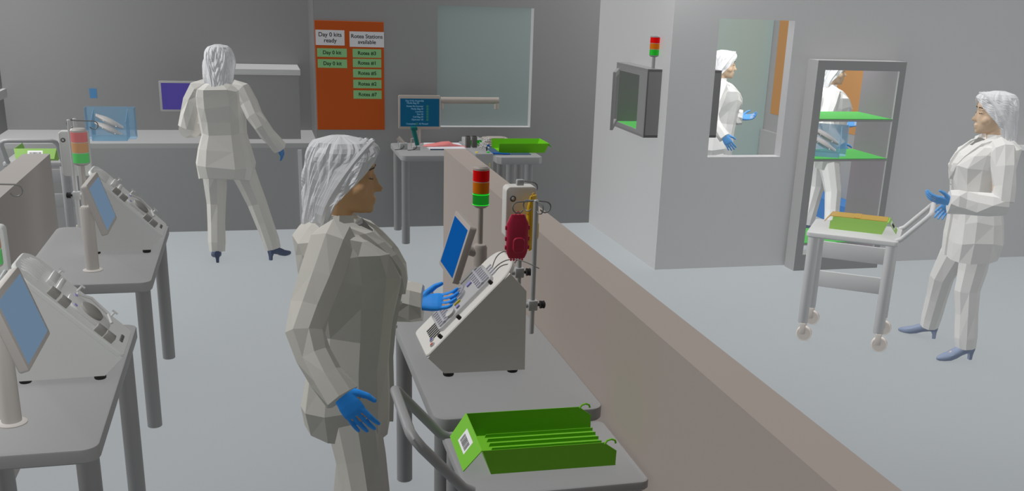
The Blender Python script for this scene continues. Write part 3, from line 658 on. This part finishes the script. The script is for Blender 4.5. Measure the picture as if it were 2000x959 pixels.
def blue_bin(label, loc, rz, sc=1.0):
    """translucent open bin: wide rear shell and a narrower hopper in front (-Y)"""
    t = thing('kit_bin', label, 'bin', loc, rz)
    w, h = 0.205*sc, 0.27*sc; a = 0.004
    m = MB()
    m.box(-w,w,0.10*sc,0.10*sc+a,0.0,h)
    for s in (-1,1): m.loft([[(s*w,-0.04*sc,0.04*sc),(s*w,0.10*sc,0.0),(s*w,0.10*sc,h),(s*w,-0.04*sc,h)],[(s*(w-a),-0.04*sc,0.04*sc),(s*(w-a),0.10*sc,0.0),(s*(w-a),0.10*sc,h),(s*(w-a),-0.04*sc,h)]])
    m.box(-w,w,-0.04*sc,0.10*sc,0.0,a)
    m.build('rear_shell', M_bin, t, False)
    m = MB(); q = 0.145*sc
    m.box(-q,q,-0.16*sc,-0.16*sc+a,0,0.055*sc).box(-q,q,-0.16*sc,0.09*sc,0.001,a)
    for s in (-1,1): m.loft([[(s*q,-0.16*sc,0),(s*q,0.09*sc,0),(s*q,0.09*sc,h*0.94),(s*q,-0.16*sc,h*0.62)],[(s*(q-a),-0.16*sc,0),(s*(q-a),0.09*sc,0),(s*(q-a),0.09*sc,h*0.94),(s*(q-a),-0.16*sc,h*0.62)]])
    m.build('front_hopper', M_bin, t, False)
    return t
def kit_pack(label, loc, rz):
    t = thing('kit_pack', label, 'kit', loc, rz)
    for k, (dz, dx) in enumerate(((0,0),(0.064,0.014))):
        # two padded shells leaning across the bin
        rings = []
        for i in range(9):
            s = i/8; ww = 0.07*(0.35+0.65*math.sin(PI*min(0.97,max(0.06,s))))
            th = 0.032*(0.4+0.6*math.sin(PI*min(0.97,max(0.06,s))))
            rings.append([(-0.115+0.22*s+dx, ww*math.cos(a), 0.135-0.11*s+dz+th*math.sin(a)) for a in [2*PI*j/14 for j in range(14)]])
        o = MB().loft(rings).build('pack_shell', M_kit, t)
        for q in range(3):
            MB().sphere((-0.05+0.05*q+dx,-0.055,0.095-0.025*q+dz), 0.005, 8, 6).build('stud', M_white, o)
    return t
blue_bin('translucent blue bin holding a white kit on the far left of the counter', (-1.245, 9.86, 0.798), 0)
kit_pack('white padded kit inside the blue bin on the counter', (-1.255, 9.83, 0.806), 0)
t = MB().box(-1.475,-1.412,10.428,10.4345,1.09,1.178).build('wall_note', M_note, None, False); tag(t, 'small blue note on the wall above the blue bin on the counter', 'note')

# ------------------------------------------------------------------ pass box in the side wall
t = thing('pass_box', 'dark grey pass box through the side wall with open framed door', 'pass box', (3.06, 7.897, 1.08), 0)
X1, Y1, Z1 = 0.645, 0.753, 0.544; a, b, c, d = 0.18, 0.672, 0.045, 0.483
MB().box(0,X1,0,0.02,0,Z1).box(0,X1,Y1-0.02,Y1,0,Z1).box(0,X1,0,Y1,0,0.02).box(0,X1,0,Y1,Z1-0.02,Z1)\
   .box(0,0.012,0,a,0,Z1).box(0,0.012,b,Y1,0,Z1).box(0,0.012,a,b,0,c).box(0,0.012,a,b,d,Z1).build('box_shell', M_pass, t, False)
MB().box(0.30,0.31,0.02,Y1-0.02,0.02,Z1-0.02).build('back_panel', M_passin, t, False)
MB().box(0.012,0.30,0.02,Y1-0.02,0.036,0.042).build('green_floor', M_shelf, t, False)
dm = MB(); L, hh, fr = 0.492, 0.47, 0.042
dm.box(0,L,-0.012,0.012,0,fr).box(0,L,-0.012,0.012,hh-fr,hh).box(0,fr,-0.012,0.012,fr,hh-fr).box(L-fr,L,-0.012,0.012,fr,hh-fr)
dr = dm.build('door_frame', M_pass, t, False); dr.location = (-0.008, 0.682, 0.03); dr.rotation_euler = (0,0,math.radians(-113))
def wall_lamp(label, loc):
    t = thing('signal_lamp', label, 'signal lamp', loc, 0)
    tower(t, 0,0,0.10,0.262,0.0385,(M_red,M_org,M_grn),0.014,False,0.0,M_cart)
wall_lamp('red amber green signal lamp standing on the pass box by the side wall', (3.13, 7.965, 1.6245))
wall_lamp('signal lamp on the inner end of the pass box, seen through the front window', (3.655, 8.06, 1.6245))

# ------------------------------------------------------------------ pass-through rack
t = thing('pass_rack', 'tall grey pass-through rack with green shelves set in the front wall', 'rack', (4.376, 7.555, 0), 0)
W_, D_, H_ = 0.811, 0.53, 1.742
MB().box(0,0.07,0,0.16,0,H_).build('left_post', M_cab, t, False)
MB().box(W_-0.058,W_,0,0.02,0,H_).box(W_-0.02,W_,0.02,0.19,0,H_).build('right_post', M_cab, t, False)
MB().box(0.07,W_-0.058,0,0.16,H_-0.075,H_).build('top_rail', M_cab, t, False)
MB().box(0.07,W_-0.058,0,0.16,0,0.14).build('kick_plate', M_cab, t, False)
MB().box(W_-0.058,W_-0.04,0.02,D_,0,H_-0.0).build('right_side', M_cabin, t, False)
MB().box(0.05,0.07,0.16,D_,0,H_-0.075).build('left_side', M_cabin, t, False)
for z in (1.274, 0.948, 0.236):
    MB().box(0.07,W_-0.058,0.004,D_,z,z+0.006).build('green_shelf', M_shelf, t, False)
    MB().box(0.07,W_-0.058,0.002,D_,z-0.016,z).build('shelf_board', M_cab, t, False)
blue_bin('translucent blue bin on the middle green shelf of the pass-through rack', (4.65, 7.78, 0.955), math.radians(-30), 0.92)
kit_pack('white padded kit inside the blue bin on the pass-through rack', (4.645, 7.77, 0.966), math.radians(-30))

# ------------------------------------------------------------------ inner room
t = MB().bbox(5.985,5.999,8.9,11.31,0.885,2.7,0.003).build('status_board', M_boardr, None, False); tag(t, 'haze-paled orange board on the inner room wall seen through window and rack', 'board')
t = thing('low_cabinet', 'low dark grey cabinet under the orange board seen through the front window', 'cabinet', (6.0, 11.28, 0), 0)
MB().box(-0.05,-0.001,-0.3,0.16,0.0,0.665).build('cabinet_body', M_cab, t, False)
MB().box(-0.055,-0.001,-0.305,0.165,0.665,0.68).build('cabinet_top', M_cab, t, False)
t = thing('floor_bin', 'blue bin on the floor behind the legs seen through the rack', 'bin', (5.87, 9.55, 0), 0)
MB().box(-0.11,0.11,-0.5,0.5,0,0.012).box(-0.11,-0.10,-0.5,0.5,0.012,0.20).box(0.10,0.11,-0.5,0.5,0.012,0.20).box(-0.1,0.1,-0.5,-0.49,0.012,0.20).box(-0.1,0.1,0.49,0.5,0.012,0.20).build('bin_shell', M_floorbin, t, False)
MB().box(-0.12,0.12,-0.51,0.51,0.20,0.212).build('bin_lid', M_floorbin, t, False)

# ------------------------------------------------------------------ the person (one model, five times)
def limb(mb, pts, rad, n=8, jit=0.0, seed=0, twist=0.0, flat=1.0):
    rr = random.Random(seed); pts = [Vector(p) for p in pts]; rings = []; m = len(pts)
    u = None
    for i in range(m):
        t = (pts[min(i+1,m-1)] - pts[max(i-1,0)]).normalized()
        if u is None: u = (Vector((0,1,0)) - t*t.y).normalized() if abs(t.y) < 0.9 else t.orthogonal().normalized()
        u = (u - t*u.dot(t)).normalized(); w = t.cross(u)
        rings.append([pts[i] + (u*math.cos(2*PI*j/n + twist*i) + w*flat*math.sin(2*PI*j/n + twist*i))*rad[i]*(1+rr.uniform(-jit,jit)) for j in range(n)])
    return mb.loft(rings)
def hand_mb(mb, wrist, d, nrm, th, infl=0.0, curl=0.35, spread=1.0):
    """d finger direction, nrm palm normal, th thumb side"""
    W0 = Vector(wrist); d = Vector(d).normalized(); nrm = Vector(nrm); nrm = (nrm - d*nrm.dot(d)).normalized()
    s = d.cross(nrm); s = s if s.dot(Vector(th)) > 0 else -s
    def p(a, b, c): return W0 + d*a + s*b + nrm*c
    rings = []
    for a, hw, ht, b0 in ((-0.045,0.027,0.021,0),(-0.01,0.025,0.018,0),(0.02,0.033,0.0165,0),(0.05,0.039,0.0155,0.0),(0.075,0.040,0.0135,0.0),(0.090,0.037,0.010,0.0)):
        rings.append([p(a, b0 + (hw+infl)*math.copysign(abs(math.cos(q))**0.7, math.cos(q)), (ht+infl)*math.copysign(abs(math.sin(q))**0.8, math.sin(q)) + 0.004*a/0.09) for q in [2*PI*j/14 for j in range(14)]])
    mb.loft(rings)
    for b, L, r, sp, ex in ((0.029,0.070,0.0092,0.10,-0.15),(0.010,0.078,0.0094,0.02,0.0),(-0.010,0.072,0.0090,-0.05,0.1),(-0.028,0.057,0.0080,-0.14,0.25)):
        pts = [p(0.072, b*0.93, 0.002)]; ang = 0.10 + ex*0.3; cur = p(0.088, b, 0.003); pts.append(cur)
        for k, f in enumerate((0.42,0.32,0.26)):
            ang += curl*(0.5 if k == 0 else 0.8)
            dirv = d*math.cos(ang) + nrm*math.sin(ang) + s*sp*spread
            cur = cur + dirv.normalized()*L*f; pts.append(cur)
        mb.tube(pts, [r+infl+0.001, r+infl, r*0.98+infl, r*0.9+infl, r*0.72+infl], 9, True, True)
    pts = [p(0.008,0.016,0.004), p(0.032,0.042,0.012), p(0.060,0.062,0.020), p(0.084,0.070,0.024)]
    mb.tube(pts, [0.0155+infl, 0.0135+infl, 0.0108+infl, 0.008+infl], 9, True, True)
    return mb
LW, RW = Vector((0.245,0.235,1.055)), Vector((0.018,-0.42,0.953))
LH = (LW, (0.97,-0.16,0.10), (-0.05,-0.62,0.78), (0.1,0.6,0.75))
RH = (RW, (0.58,-0.20,-0.80), (0.10,1,0.0), (0.8,0.0,0.5))
def head_mb(mb):
    for_rings = [(1.452,0.083,0.035,0.018),(1.460,0.092,0.005,0.032),(1.475,0.097,-0.03,0.046),(1.497,0.100,-0.058,0.056),(1.53,0.101,-0.085,0.064),(1.56,0.099,-0.10,0.070),
                 (1.583,0.095,-0.108,0.073),(1.60,0.102,-0.111,0.075),(1.62,0.104,-0.112,0.076),(1.65,0.094,-0.106,0.072),(1.675,0.065,-0.085,0.055),(1.69,0.012,-0.035,0.02)]
    rings = []
    for z, f, b, w in for_rings:
        c = (f*0.45 + b*0.55); r = []
        for j in range(20):
            a = 2*PI*j/20; ca, sa = math.cos(a), math.sin(a)
            x = c + (f-c)*(abs(ca)**0.85) if ca > 0 else c - (c-b)*(abs(ca)**0.95)
            r.append((x, w*math.copysign(abs(sa)**0.9, sa), z))
        rings.append(r)
    mb.loft(rings)
    # nose, lips, chin, eyelids, ears
    mb.loft([[(0.092,0.005,1.592),(0.092,-0.005,1.592),(0.100,0,1.594)],[(0.096,0.010,1.560),(0.096,-0.010,1.560),(0.116,0,1.560)],[(0.096,0.016,1.536),(0.096,-0.016,1.536),(0.133,0,1.535)],[(0.095,0.015,1.526),(0.095,-0.015,1.526),(0.122,0,1.523)]])
    mb.sphere((0.099,0,1.5015),0.010,12,8,(0.9,2.3,0.62)); mb.sphere((0.097,0,1.489),0.010,12,8,(0.9,2.0,0.72)); mb.sphere((0.082,0,1.466),0.017,12,8)
    for s in (-1,1):
        mb.sphere((0.078,s*0.031,1.579),0.0135,12,8,(1.25,1.35,0.8)); mb.sphere((0.086,s*0.030,1.598),0.009,12,8,(1.1,2.2,0.55))
        mb.sphere((-0.012,s*0.074,1.555),0.024,12,8,(0.75,0.3,1.2))
        mb.sphere((0.055,s*0.045,1.535),0.028,12,8)
    limb(mb, [(-0.045,0,1.34),(-0.035,0,1.40),(-0.022,0,1.45),(-0.012,0,1.51)], [0.062,0.050,0.047,0.05], 16)
    return mb
def build_person(label, loc, rz):
    mb = head_mb(MB())
    mb.loft([[(cx + (f if math.cos(a) > 0 else b)*abs(math.cos(a)), w*math.sin(a), z) for a in [2*PI*j/20 for j in range(20)]] for z, cx, w, f, b in
             ((0.78,0,0.13,0.10,0.12),(0.88,0,0.155,0.105,0.12),(1.02,0,0.125,0.10,0.09),(1.15,0,0.135,0.12,0.11),(1.25,0,0.145,0.135,0.13),(1.34,-0.02,0.14,0.10,0.12),(1.39,-0.03,0.10,0.06,0.08),(1.42,-0.035,0.05,0.045,0.05))])
    limb(mb, [(-0.03,0.12,1.36),(-0.03,0.17,1.35),(-0.03,0.25,1.10),(-0.02,0.265,1.058),(0.12,0.25,1.055),tuple(LW)], [0.05,0.05,0.042,0.04,0.036,0.026], 14)
    limb(mb, [(-0.03,-0.12,1.36),(-0.03,-0.17,1.35),(-0.09,-0.305,1.13),(-0.092,-0.322,1.105),tuple(RW)], [0.05,0.05,0.042,0.04,0.026], 14)
    limb(mb, [(-0.01,0.085,0.88),(-0.005,0.092,0.70),(0.005,0.098,0.46),(-0.02,0.10,0.28),(-0.05,0.10,0.085)], [0.09,0.08,0.055,0.05,0.034], 14)
    limb(mb, [(-0.01,-0.085,0.88),(0.02,-0.13,0.72),(0.075,-0.22,0.45),(0.07,-0.28,0.27),(0.065,-0.332,0.085)], [0.09,0.08,0.055,0.05,0.034], 14)
    hand_mb(mb, *LH, infl=-0.0015); hand_mb(mb, *RH, infl=-0.0015, curl=0.22)
    for y0, d in ((0.10, Vector((0.95,0.30,0))), (-0.332, Vector((0.87,-0.49,0)))):
        a = Vector((-0.05 if y0 > 0 else 0.065, y0, 0.075)); limb(mb, [a, a + d*0.10 - Vector((0,0,0.035)), a + d*0.155 - Vector((0,0,0.05))], [0.03,0.026,0.012], 12)
    body = mb.build('person', M_skin, None); remesh(body, 0.0062)
    body.data.shade_smooth(); body.data.set_sharp_from_angle(angle=math.radians(50))
    tag(body, label, 'person', 'people in white coats')
    body.location = loc; body.rotation_euler = (0,0,rz)
    for s in (-1,1):
        MB().tube([(0.099,s*0.014,1.606),(0.103,s*0.030,1.611),(0.090,s*0.05,1.607)], 0.0032, 6).build('eyebrow', M_brow, body)
        MB().tube([(0.097,s*0.020,1.576),(0.099,s*0.033,1.573),(0.088,s*0.047,1.577)], 0.0022, 6).build('eyelash', M_brow, body)
    # hair: C-shaped layers, ridged into locks that sweep back and down
    N = 84; rows = []; K = 26
    keys = [(1.712,0.02,0.03,0.02,0),(1.704,0.075,0.070,0.058,0),(1.690,0.112,0.096,0.080,0),(1.665,0.128,0.112,0.094,4),(1.64,0.127,0.120,0.100,20),(1.60,0.120,0.126,0.104,42),(1.56,0.112,0.130,0.105,62),
            (1.52,0.105,0.131,0.105,84),(1.49,0.10,0.131,0.104,98),(1.45,0.10,0.132,0.099,106),(1.41,0.10,0.138,0.092,110),(1.375,0.10,0.142,0.080,118)]
    def key(z):
        for A, B in zip(keys, keys[1:]):
            if A[0] >= z >= B[0]:
                s = (A[0]-z)/(A[0]-B[0]); return [p+(q-p)*s for p, q in zip(A, B)]
        return list(keys[-1])
    ends = [0.012*math.sin(i*1.7) + 0.010*math.sin(i*0.61+1) for i in range(N)]
    for k in range(K+1):
        z = 1.711 - (1.711-1.385)*(k/K)**0.9
        _, f, b, w, th0 = key(z); th0 = math.radians(th0); outer = []; inner = []
        for i in range(N):
            th = th0 + (2*PI-2*th0)*i/(N-1); c, s = math.cos(th), math.sin(th)
            side = th if th <= PI else 2*PI - th
            ph = side/PI*6.0 - (1.7-z)*9 + 0.35*math.sin(9*side+ (1 if th < PI else 2.4)) + 0.25*math.sin(31*z + 5*side)
            rid = abs(math.sin(PI*ph))**0.8
            ph2 = side/PI*13 - (1.7-z)*15
            amp = 0.013*min(1, max(0.12, (1.725-z)/0.035)) * min(1, 0.4 + i/4, 0.4 + (N-1-i)/4)
            disp = amp*(rid - 0.75) + amp*0.28*abs(math.sin(PI*ph2))
            if k == K: disp -= 0.004
            X = -0.008 + (f if c > 0 else b)*c; Y = w*s
            n = Vector((c, s, 0)); zz = z - (ends[i] if k > K-3 else 0)
            outer.append((X + n.x*disp, Y + n.y*disp, zz)); inner.append((X - n.x*0.022, Y - n.y*0.022, zz - (0.004 if z > 1.69 else 0)))
        if th0 < 0.02: outer[-1] = tuple(Vector(outer[-1]).lerp(Vector(outer[0]), 0.5)); outer[0] = outer[-1]
        rows.append(outer + inner[::-1])
    hair = MB(); hair.loft(rows)
    rr = random.Random(5)
    for s in (-1,1):                       # loose locks over the cap
        for k in range(9):
            q = k/8; x0 = 0.10 - 0.17*q; wob = rr.uniform(-0.012,0.012)
            p = [(x0, s*0.012, 1.702-0.012*abs(q-0.4)), (x0-0.015, s*0.10, 1.692), (x0*0.6-0.055, s*(0.128-0.05*q), 1.60), (-0.05-0.07*q+wob, s*(0.125-0.07*q), 1.52), (-0.09-0.045*q, s*(0.105-0.085*q), 1.45), (-0.065-0.075*q+wob, s*(0.088-0.05*q), 1.385)]
            pts = bez(p, 13); hair.tube(pts, [0.004+0.010*math.sin(PI*min(1,(i+1)/15))*(0.85+0.3*math.sin(i*1.3+k)) for i in range(14)], 6)
    hair.build('hair', M_hair, body, False)
    # coat: faceted, open at the neck
    jr = random.Random(21)
    torso = [(0.665,0.208,0.148,0.152,0.0),(0.79,0.226,0.152,0.166,0),(0.92,0.200,0.150,0.140,0),(1.03,0.168,0.160,0.116,0),(1.14,0.174,0.180,0.132,0),(1.25,0.186,0.196,0.156,0),
             (1.33,0.188,0.166,0.166,0),(1.385,0.172,0.118,0.152,-0.015),(1.415,0.115,0.078,0.118,-0.03),(1.437,0.070,0.056,0.092,-0.045)]
    rings = []
    for z, hw, f, b, fz in torso:
        r = []
        for j in range(12):
            a = 2*PI*(j+0.5)/12; c, s = math.cos(a), math.sin(a); e = 1 + jr.uniform(-0.03,0.03)*(z > 0.7)
            r.append((((f if c > 0 else b)*math.copysign(abs(c)**0.75, c) - (0.02 if z > 1.36 else 0))*e, hw*math.copysign(abs(s)**0.5, s)*e, z + (fz*max(0,c)) + jr.uniform(-0.016,0.016)*(0.7 < z < 1.4) + (0.035*max(0,-c) if z < 0.68 else 0)))
        rings.append(r)
    coat = MB().loft(rings, True, True)
    limb(coat, [(-0.025,0.105,1.375),(-0.03,0.175,1.365),(-0.04,0.215,1.28),(-0.045,0.245,1.17),(-0.05,0.272,1.075)], [0.072,0.076,0.070,0.066,0.070], 8, 0.10, 3, 0.12)
    limb(coat, [(-0.075,0.278,1.060),(0.02,0.27,1.055),(0.10,0.257,1.056),(0.165,0.245,1.058),(0.215,0.240,1.058),(0.258,0.236,1.058)], [0.055,0.075,0.075,0.074,0.078,0.068], 8, 0.12, 8, 0.16)
    limb(coat, [(-0.025,-0.105,1.375),(-0.03,-0.172,1.368),(-0.058,-0.22,1.28),(-0.085,-0.27,1.19),(-0.10,-0.32,1.12),(-0.072,-0.355,1.055),(-0.030,-0.39,0.995),(0.022,-0.424,0.935)], [0.072,0.078,0.072,0.066,0.063,0.060,0.058,0.060], 8, 0.09, 5, 0.10)
    cm = coat.build('coat', M_coat, body, False)
    for o in (cm,):
        bm = bmesh.new(); bm.from_mesh(o.data); bmesh.ops.triangulate(bm, faces=[f for f in bm.faces if len(f.verts) == 4 and jr.random() < 0.75]); bm.to_mesh(o.data); bm.free()
    def surf(z, y):
        z = max(torso[0][0], min(torso[-1][0], z))
        for A, B in zip(torso, torso[1:]):
            if A[0] <= z <= B[0]:
                q = (z-A[0])/(B[0]-A[0]); hw, f = A[1]+(B[1]-A[1])*q, A[2]+(B[2]-A[2])*q
                sn = min(1.0, (abs(y)/hw)**2.0); c = math.sqrt(1-sn*sn)
                return f*c**0.75 - (0.02 if z > 1.36 else 0.02*max(0, (z-1.25)/0.11))
    zs = [1.455,1.43,1.40,1.365,1.32,1.27,1.215,1.165]
    yo = [0.078,0.094,0.104,0.104,0.096,0.078,0.050,0.014]; yi = [0.052,0.052,0.050,0.048,0.042,0.033,0.020,0.003]
    for s in (-1,1):
        # lapel: a raised folded strip from the collar down to the closing point
        rl = []
        for k, z in enumerate(zs):
            xo, xi = surf(min(z,1.42), yo[k]) + 0.010, surf(min(z,1.42), yi[k]) + 0.022
            if z > 1.42: xo, xi = -0.01, 0.035
            rl.append([(xo, s*yo[k], z), (xi, s*yi[k], z-0.004), (xi-0.018, s*yi[k], z-0.006), (xo-0.022, s*yo[k], z-0.004)])
        MB().loft(rl).build('lapel', M_coat, cm, False)
        # front edge of the open coat below the lapel
    bl = []
    for k, z in enumerate(zs[1:]):
        x = surf(min(z,1.42), 0.0) + 0.004; y = yi[k+1]*1.05
        bl.append([(x-0.004, y, z-0.01), (x+0.003, 0, z-0.016), (x-0.004, -y, z-0.01), (x-0.02, -y, z-0.01), (x-0.02, y, z-0.01)])
    MB().loft(bl).build('blouse', M_blouse, cm, False)
    MB().loft([[(surf(z,0)+0.010, -0.004, z), (surf(z,0)+0.010, 0.010, z), (surf(z,0)-0.01, 0.010, z), (surf(z,0)-0.01, -0.004, z)] for z in (1.165,1.10,1.03,0.92,0.79,0.67)]).build('front_placket', M_coat, cm, False)
    MB().loft([[(-0.03+r*math.cos(a), r*0.95*math.sin(a), z-0.012*math.cos(a)) for a in [PI*0.42+ (PI*1.16)*j/10 for j in range(11)]] + [(-0.03+(r-0.008)*math.cos(a), (r-0.008)*0.95*math.sin(a), z-0.012*math.cos(a)) for a in [PI*0.42+(PI*1.16)*j/10 for j in range(10,-1,-1)]] for r, z in ((0.088,1.412),(0.076,1.452))]).build('collar', M_coat, cm, False)
    for z, x in ((1.13,surf(1.13,0)+0.010),(1.04,surf(1.04,0)+0.010)):
        MB().lathe([(0.009,0),(0.007,0.004)], (x,0,z), 10, (1,0,0)).build('coat_button', M_ridge, cm)
    tr = MB()
    tr.loft([[(x + (f if math.cos(a) > 0 else b)*math.cos(a), w*math.sin(a), z) for a in [2*PI*(j+0.5)/12 for j in range(12)]] for z, x, w, f, b in ((0.72,0.0,0.165,0.105,0.12),(0.80,0,0.18,0.12,0.135),(0.96,0,0.165,0.115,0.115),(1.01,0,0.14,0.105,0.10))])
    limb(tr, [(-0.005,0.09,0.86),(-0.005,0.092,0.74),(0.0,0.095,0.60),(0.008,0.098,0.47),(-0.012,0.10,0.32),(-0.035,0.10,0.16),(-0.044,0.10,0.085)], [0.098,0.099,0.088,0.078,0.071,0.069,0.062], 9, 0.05, 12, 0.04)
    limb(tr, [(-0.005,-0.09,0.86),(0.022,-0.128,0.74),(0.052,-0.172,0.60),(0.078,-0.215,0.47),(0.075,-0.265,0.31),(0.072,-0.312,0.16),(0.070,-0.330,0.088)], [0.098,0.099,0.088,0.078,0.071,0.069,0.062], 9, 0.05, 15, 0.04)
    tm = tr.build('trousers', M_coat, body, False)
    bm = bmesh.new(); bm.from_mesh(tm.data); bmesh.ops.triangulate(bm, faces=[f for f in bm.faces if len(f.verts) == 4 and jr.random() < 0.7]); bm.to_mesh(tm.data); bm.free()
    g = hand_mb(MB(), *LH).build('glove', M_glove, body); remesh(g, 0.0032); g.data.shade_smooth()
    g = hand_mb(MB(), *RH, curl=0.22).build('glove', M_glove, body); remesh(g, 0.0032); g.data.shade_smooth()
    for x0s, y0, rzz in ((-0.052, 0.10, 0.31), (0.064, -0.334, -0.51)):
        # pointed court shoe on a block heel; x from heel to toe
        mb = MB(); rings = []
        for x, hw, zb, zt in ((-0.052,0.020,0.052,0.098),(-0.035,0.031,0.050,0.108),(0.0,0.034,0.046,0.112),(0.04,0.035,0.034,0.100),(0.08,0.040,0.014,0.080),(0.12,0.042,0.003,0.058),(0.16,0.036,0.0015,0.044),(0.19,0.022,0.003,0.034),(0.207,0.007,0.009,0.024)):
            rings.append([(x, hw*math.copysign(abs(math.cos(a))**0.75, math.cos(a)), (zb+zt)/2 + (zt-zb)/2*math.copysign(abs(math.sin(a))**0.8, math.sin(a))) for a in [2*PI*j/14 for j in range(14)]])
        mb.loft(rings); mb.loft([[(x0-0.048+h*0.0,s*0.9*yy,z) for x0, s, yy in ((0,1,-r),(0.036*q,1,-r),(0.036*q,1,r),(0,1,r))] for z, r, q, h in ((0.0,0.012,0.55,0),(0.030,0.014,0.6,0),(0.062,0.022,1,0))])
        o = mb.build('shoe', M_shoe, body); o.location = (x0s, y0, 0.0); o.rotation_euler = (0,0,rzz)
    return body
PERSON = build_person('person in a white coat and blue gloves standing at the main workstation, nearest the camera', (0.283, 3.50, 0), math.radians(-11))
def recolour(coat, hair, skin, glove, shoe):
    return {'coat_off_white': coat, 'hair_white': hair, 'skin_brown': skin, 'glove_blue': glove, 'shoe_navy': shoe}
dup(PERSON, (-0.245, 8.49, 0), math.radians(77), 'person in a white coat seen from behind at the far counter', swap=recolour(M_coatf, M_hair, M_skin, M_glovef, M_shoe))
dup(PERSON, (4.40, 5.44, 0), math.radians(160), 'person in a white coat facing left beside the wheeled cart', swap=recolour(M_coatl, M_hairl, M_skinl, M_glovel, M_shoel))
dup(PERSON, (4.39, 9.33, 0), math.radians(-19), 'person in a white coat seen through the window of the front wall', swap=recolour(M_coatw, M_hairl, M_skinl, M_glovel, M_shoel))
dup(PERSON, (5.265, 8.80, 0), math.radians(-14), 'person in a white coat seen through the pass-through rack', swap=recolour(M_coatw, M_hairl, M_skinl, M_glovel, M_shoel))

# ------------------------------------------------------------------ light
w = bpy.data.worlds.new('world'); bpy.context.scene.world = w; w.use_nodes = True
w.node_tree.nodes['Background'].inputs['Color'].default_value = (1, 1, 1, 1)
w.node_tree.nodes['Background'].inputs['Strength'].default_value = 0.11
def sun(name, d, s, ang=20):
    l = bpy.data.lights.new(name, 'SUN'); l.energy = s; l.angle = math.radians(ang); l.use_shadow = False; l.specular_factor = 0.35
    o = bpy.data.objects.new(name, l); C.objects.link(o); o.rotation_euler = Vector(d).to_track_quat('Z', 'Y').to_euler(); o.location = (-3, 2, 5)
sun('key_sun', (-0.57, 0.10, 0.81), 0.70*PI)
def lamp(name, loc, e, r=0.4):
    l = bpy.data.lights.new(name, 'POINT'); l.energy = e; l.shadow_soft_size = r; l.use_shadow = False; l.specular_factor = 0.0
    o = bpy.data.objects.new(name, l); C.objects.link(o); o.location = loc
def spot(name, loc, tgt, e, cone, r=0.3):
    l = bpy.data.lights.new(name, 'SPOT'); l.energy = e; l.shadow_soft_size = r; l.use_shadow = False; l.specular_factor = 0.0
    l.spot_size = math.radians(cone); l.spot_blend = 1.0
    o = bpy.data.objects.new(name, l); C.objects.link(o); o.location = loc
    o.rotation_euler = (Vector(loc) - Vector(tgt)).to_track_quat('Z', 'Y').to_euler()
lamp('added_fill_recess', (-3.0, 8.4, 2.4), 150)  # unseen point light added to brighten the left end of the recess
spot('added_fill_left', (-0.7, 0.0, 3.0), (-1.15, 5.2, 0.95), 240, 46)  # added spot without a fixture, lifts the left tables like pale edge haze
lamp('added_fill_right', (6.6, 4.2, 2.9), 80)  # invented light out of view, brightens the right side like edge haze
spot('added_fill_cart', (2.5, 1.2, 3.4), (4.1, 5.6, 0.9), 130, 52)  # spot put in to lift shaded fronts of right person and cart
lamp('added_fill_bench', (2.9, 7.2, 3.0), 26)  # extra unseen light, brightens the right end of the back wall
lamp('added_fill_inner_room', (4.5, 8.4, 2.9), 85)  # source added inside the inner room so the coats come out brighter

# ------------------------------------------------------------------ camera
f, p, y, r, cx, cy = 1992.59482, 0.324371955, 0.271523177, -0.0377333098, 1043.72861, 649.156232
cY, sY, cP, sP = math.cos(y), math.sin(y), math.cos(p), math.sin(p)
fwd = Vector((sY*cP, cY*cP, -sP)); right = Vector((cY, -sY, 0)); down = fwd.cross(right)
xr = right*math.cos(r) + down*math.sin(r); dn = -right*math.sin(r) + down*math.cos(r)
cam = bpy.data.cameras.new('camera'); co = bpy.data.objects.new('camera', cam); C.objects.link(co)
co.matrix_world = Matrix(((xr.x,-dn.x,-fwd.x,0),(xr.y,-dn.y,-fwd.y,0),(xr.z,-dn.z,-fwd.z,2.2),(0,0,0,1)))
cam.sensor_fit = 'HORIZONTAL'; cam.sensor_width = 36; cam.lens = 36*f/2000
cam.shift_x = -(cx-1000)/2000; cam.shift_y = (cy-479.5)/2000
cam.clip_start = 0.05; cam.clip_end = 60
sc = bpy.context.scene; sc.camera = co
sc.view_settings.view_transform = 'Standard'; sc.view_settings.look = 'None'; sc.view_settings.exposure = 0; sc.view_settings.gamma = 1; sc.view_settings.use_curve_mapping = False
sc.cycles.max_bounces = 6; sc.cycles.diffuse_bounces = 1; sc.cycles.transparent_max_bounces = 16
